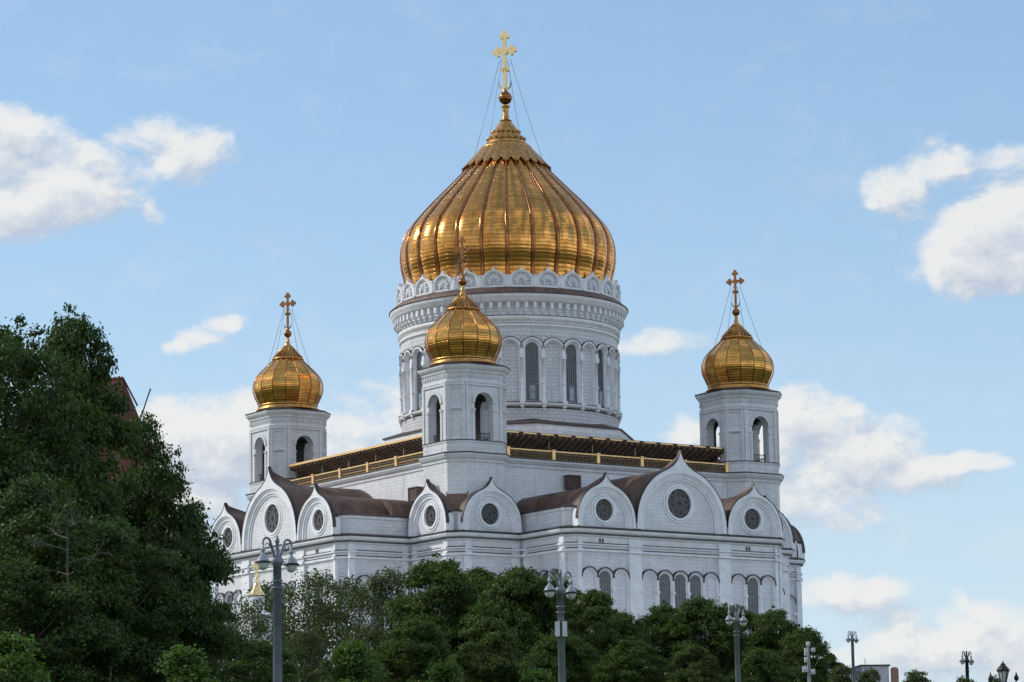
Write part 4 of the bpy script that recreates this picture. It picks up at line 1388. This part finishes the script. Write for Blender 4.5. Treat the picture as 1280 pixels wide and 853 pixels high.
# grey house and chimney at the lower right
p = at(1094, 831, 420); gz = ground_z(p.x, p.y); Ht = p.z - gz
r = empty('grey_house', (p.x, p.y, gz), 'pale grey rendered house with flat parapet behind the right lamps', 'house', rz=ang + .1)
mb = MB(); mb.loft([(-1.9, 0), (1.9, 0), (1.9, 7), (-1.9, 7)], [(0, 0), (0, Ht - .2)]); mb.poly([(-1.9, 0, Ht - .25), (1.9, 0, Ht - .25), (1.9, 7, Ht - .25), (-1.9, 7, Ht - .25)]); part_(mb, 'wall', 'grey', r)
mb = MB(); mb.box((-2.1, -.2, Ht - .2), (2.1, 7.2, Ht)); part_(mb, 'parapet', 'slate', r)
mb = MB(); mb.poly([(-1.9, .02, Ht - 1.0), (-4.8, .02, Ht - .1), (-4.8, 7, Ht - .1), (-1.9, 7, Ht - 1.0)]); mb.box((-4.8, .3, 0), (-1.95, 6.9, Ht - 2.2)); mb.poly([(-1.9, .02, Ht - 1.6), (1.9, -.9, Ht - 3.4), (1.9, 0.0, Ht - 3.2), (-1.9, .1, Ht - 1.4)])
part_(mb, 'side_roof', 'grey', r)
mb = MB(); mb.tube([(-1.2, 1, Ht - .3), (-1.2, 1, Ht + .9)], .04, 5); part_(mb, 'antenna', 'black', r)
for i in range(2):
    mb = MB(); mb.box((-1.3 + 1.6 * i, -.06, Ht - 5.2), (-.3 + 1.6 * i, .02, Ht - 3.8)); part_(mb, 'window', 'glass', r)
p = at(1118, 834, 410); gz = ground_z(p.x, p.y); Ht = p.z - gz
mb = MB(); mb.box((-.48, -.48, 0), (.48, .48, Ht - .35)); mb.lathe([(.52, Ht - .4), (.52, Ht - .2), (.35, Ht - .05), (.01, Ht)], 16)
o = mb.build('chimney', 'chimneybrick' if 'chimneybrick' in M else 'brick'); o.location = (p.x, p.y, gz); o.rotation_euler = (0, 0, ang)
tag(o, 'brown brick chimney with rounded top right of the grey house', 'chimney')

# little chapel with a gilded tent roof
p = at(321, 700, 286); gz = ground_z(p.x, p.y); Ht = p.z - gz
r = empty('chapel', (p.x, p.y, gz), 'tiny chapel with gilded tent roof and cross in the trees by the nearest lamp', 'chapel')
zr = Ht - 3.35
mb = MB(); mb.lathe([(1.5, 0), (1.5, zr - 2.2), (1.7, zr - 2.1), (1.7, zr - 1.9), (.75, zr - 1.5), (.75, zr - .1), (.9, zr)], 8, sm=False); part_(mb, 'wall', 'trim', r)
mb = MB(); mb.lathe([(.8, zr - .12), (.85, zr), (.48, zr + .5), (.28, zr + 1.0), (.12, zr + 1.35), (.16, zr + 1.45), (.05, zr + 1.6), (.03, zr + 1.7)], 12); part_(mb, 'tent_roof', 'goldbright', r)
mb = MB(); cross(mb, (0, 0), zr + 1.6, Ht, Ht - .6, .52, .085, CA); part_(mb, 'cross', 'goldbright', r)
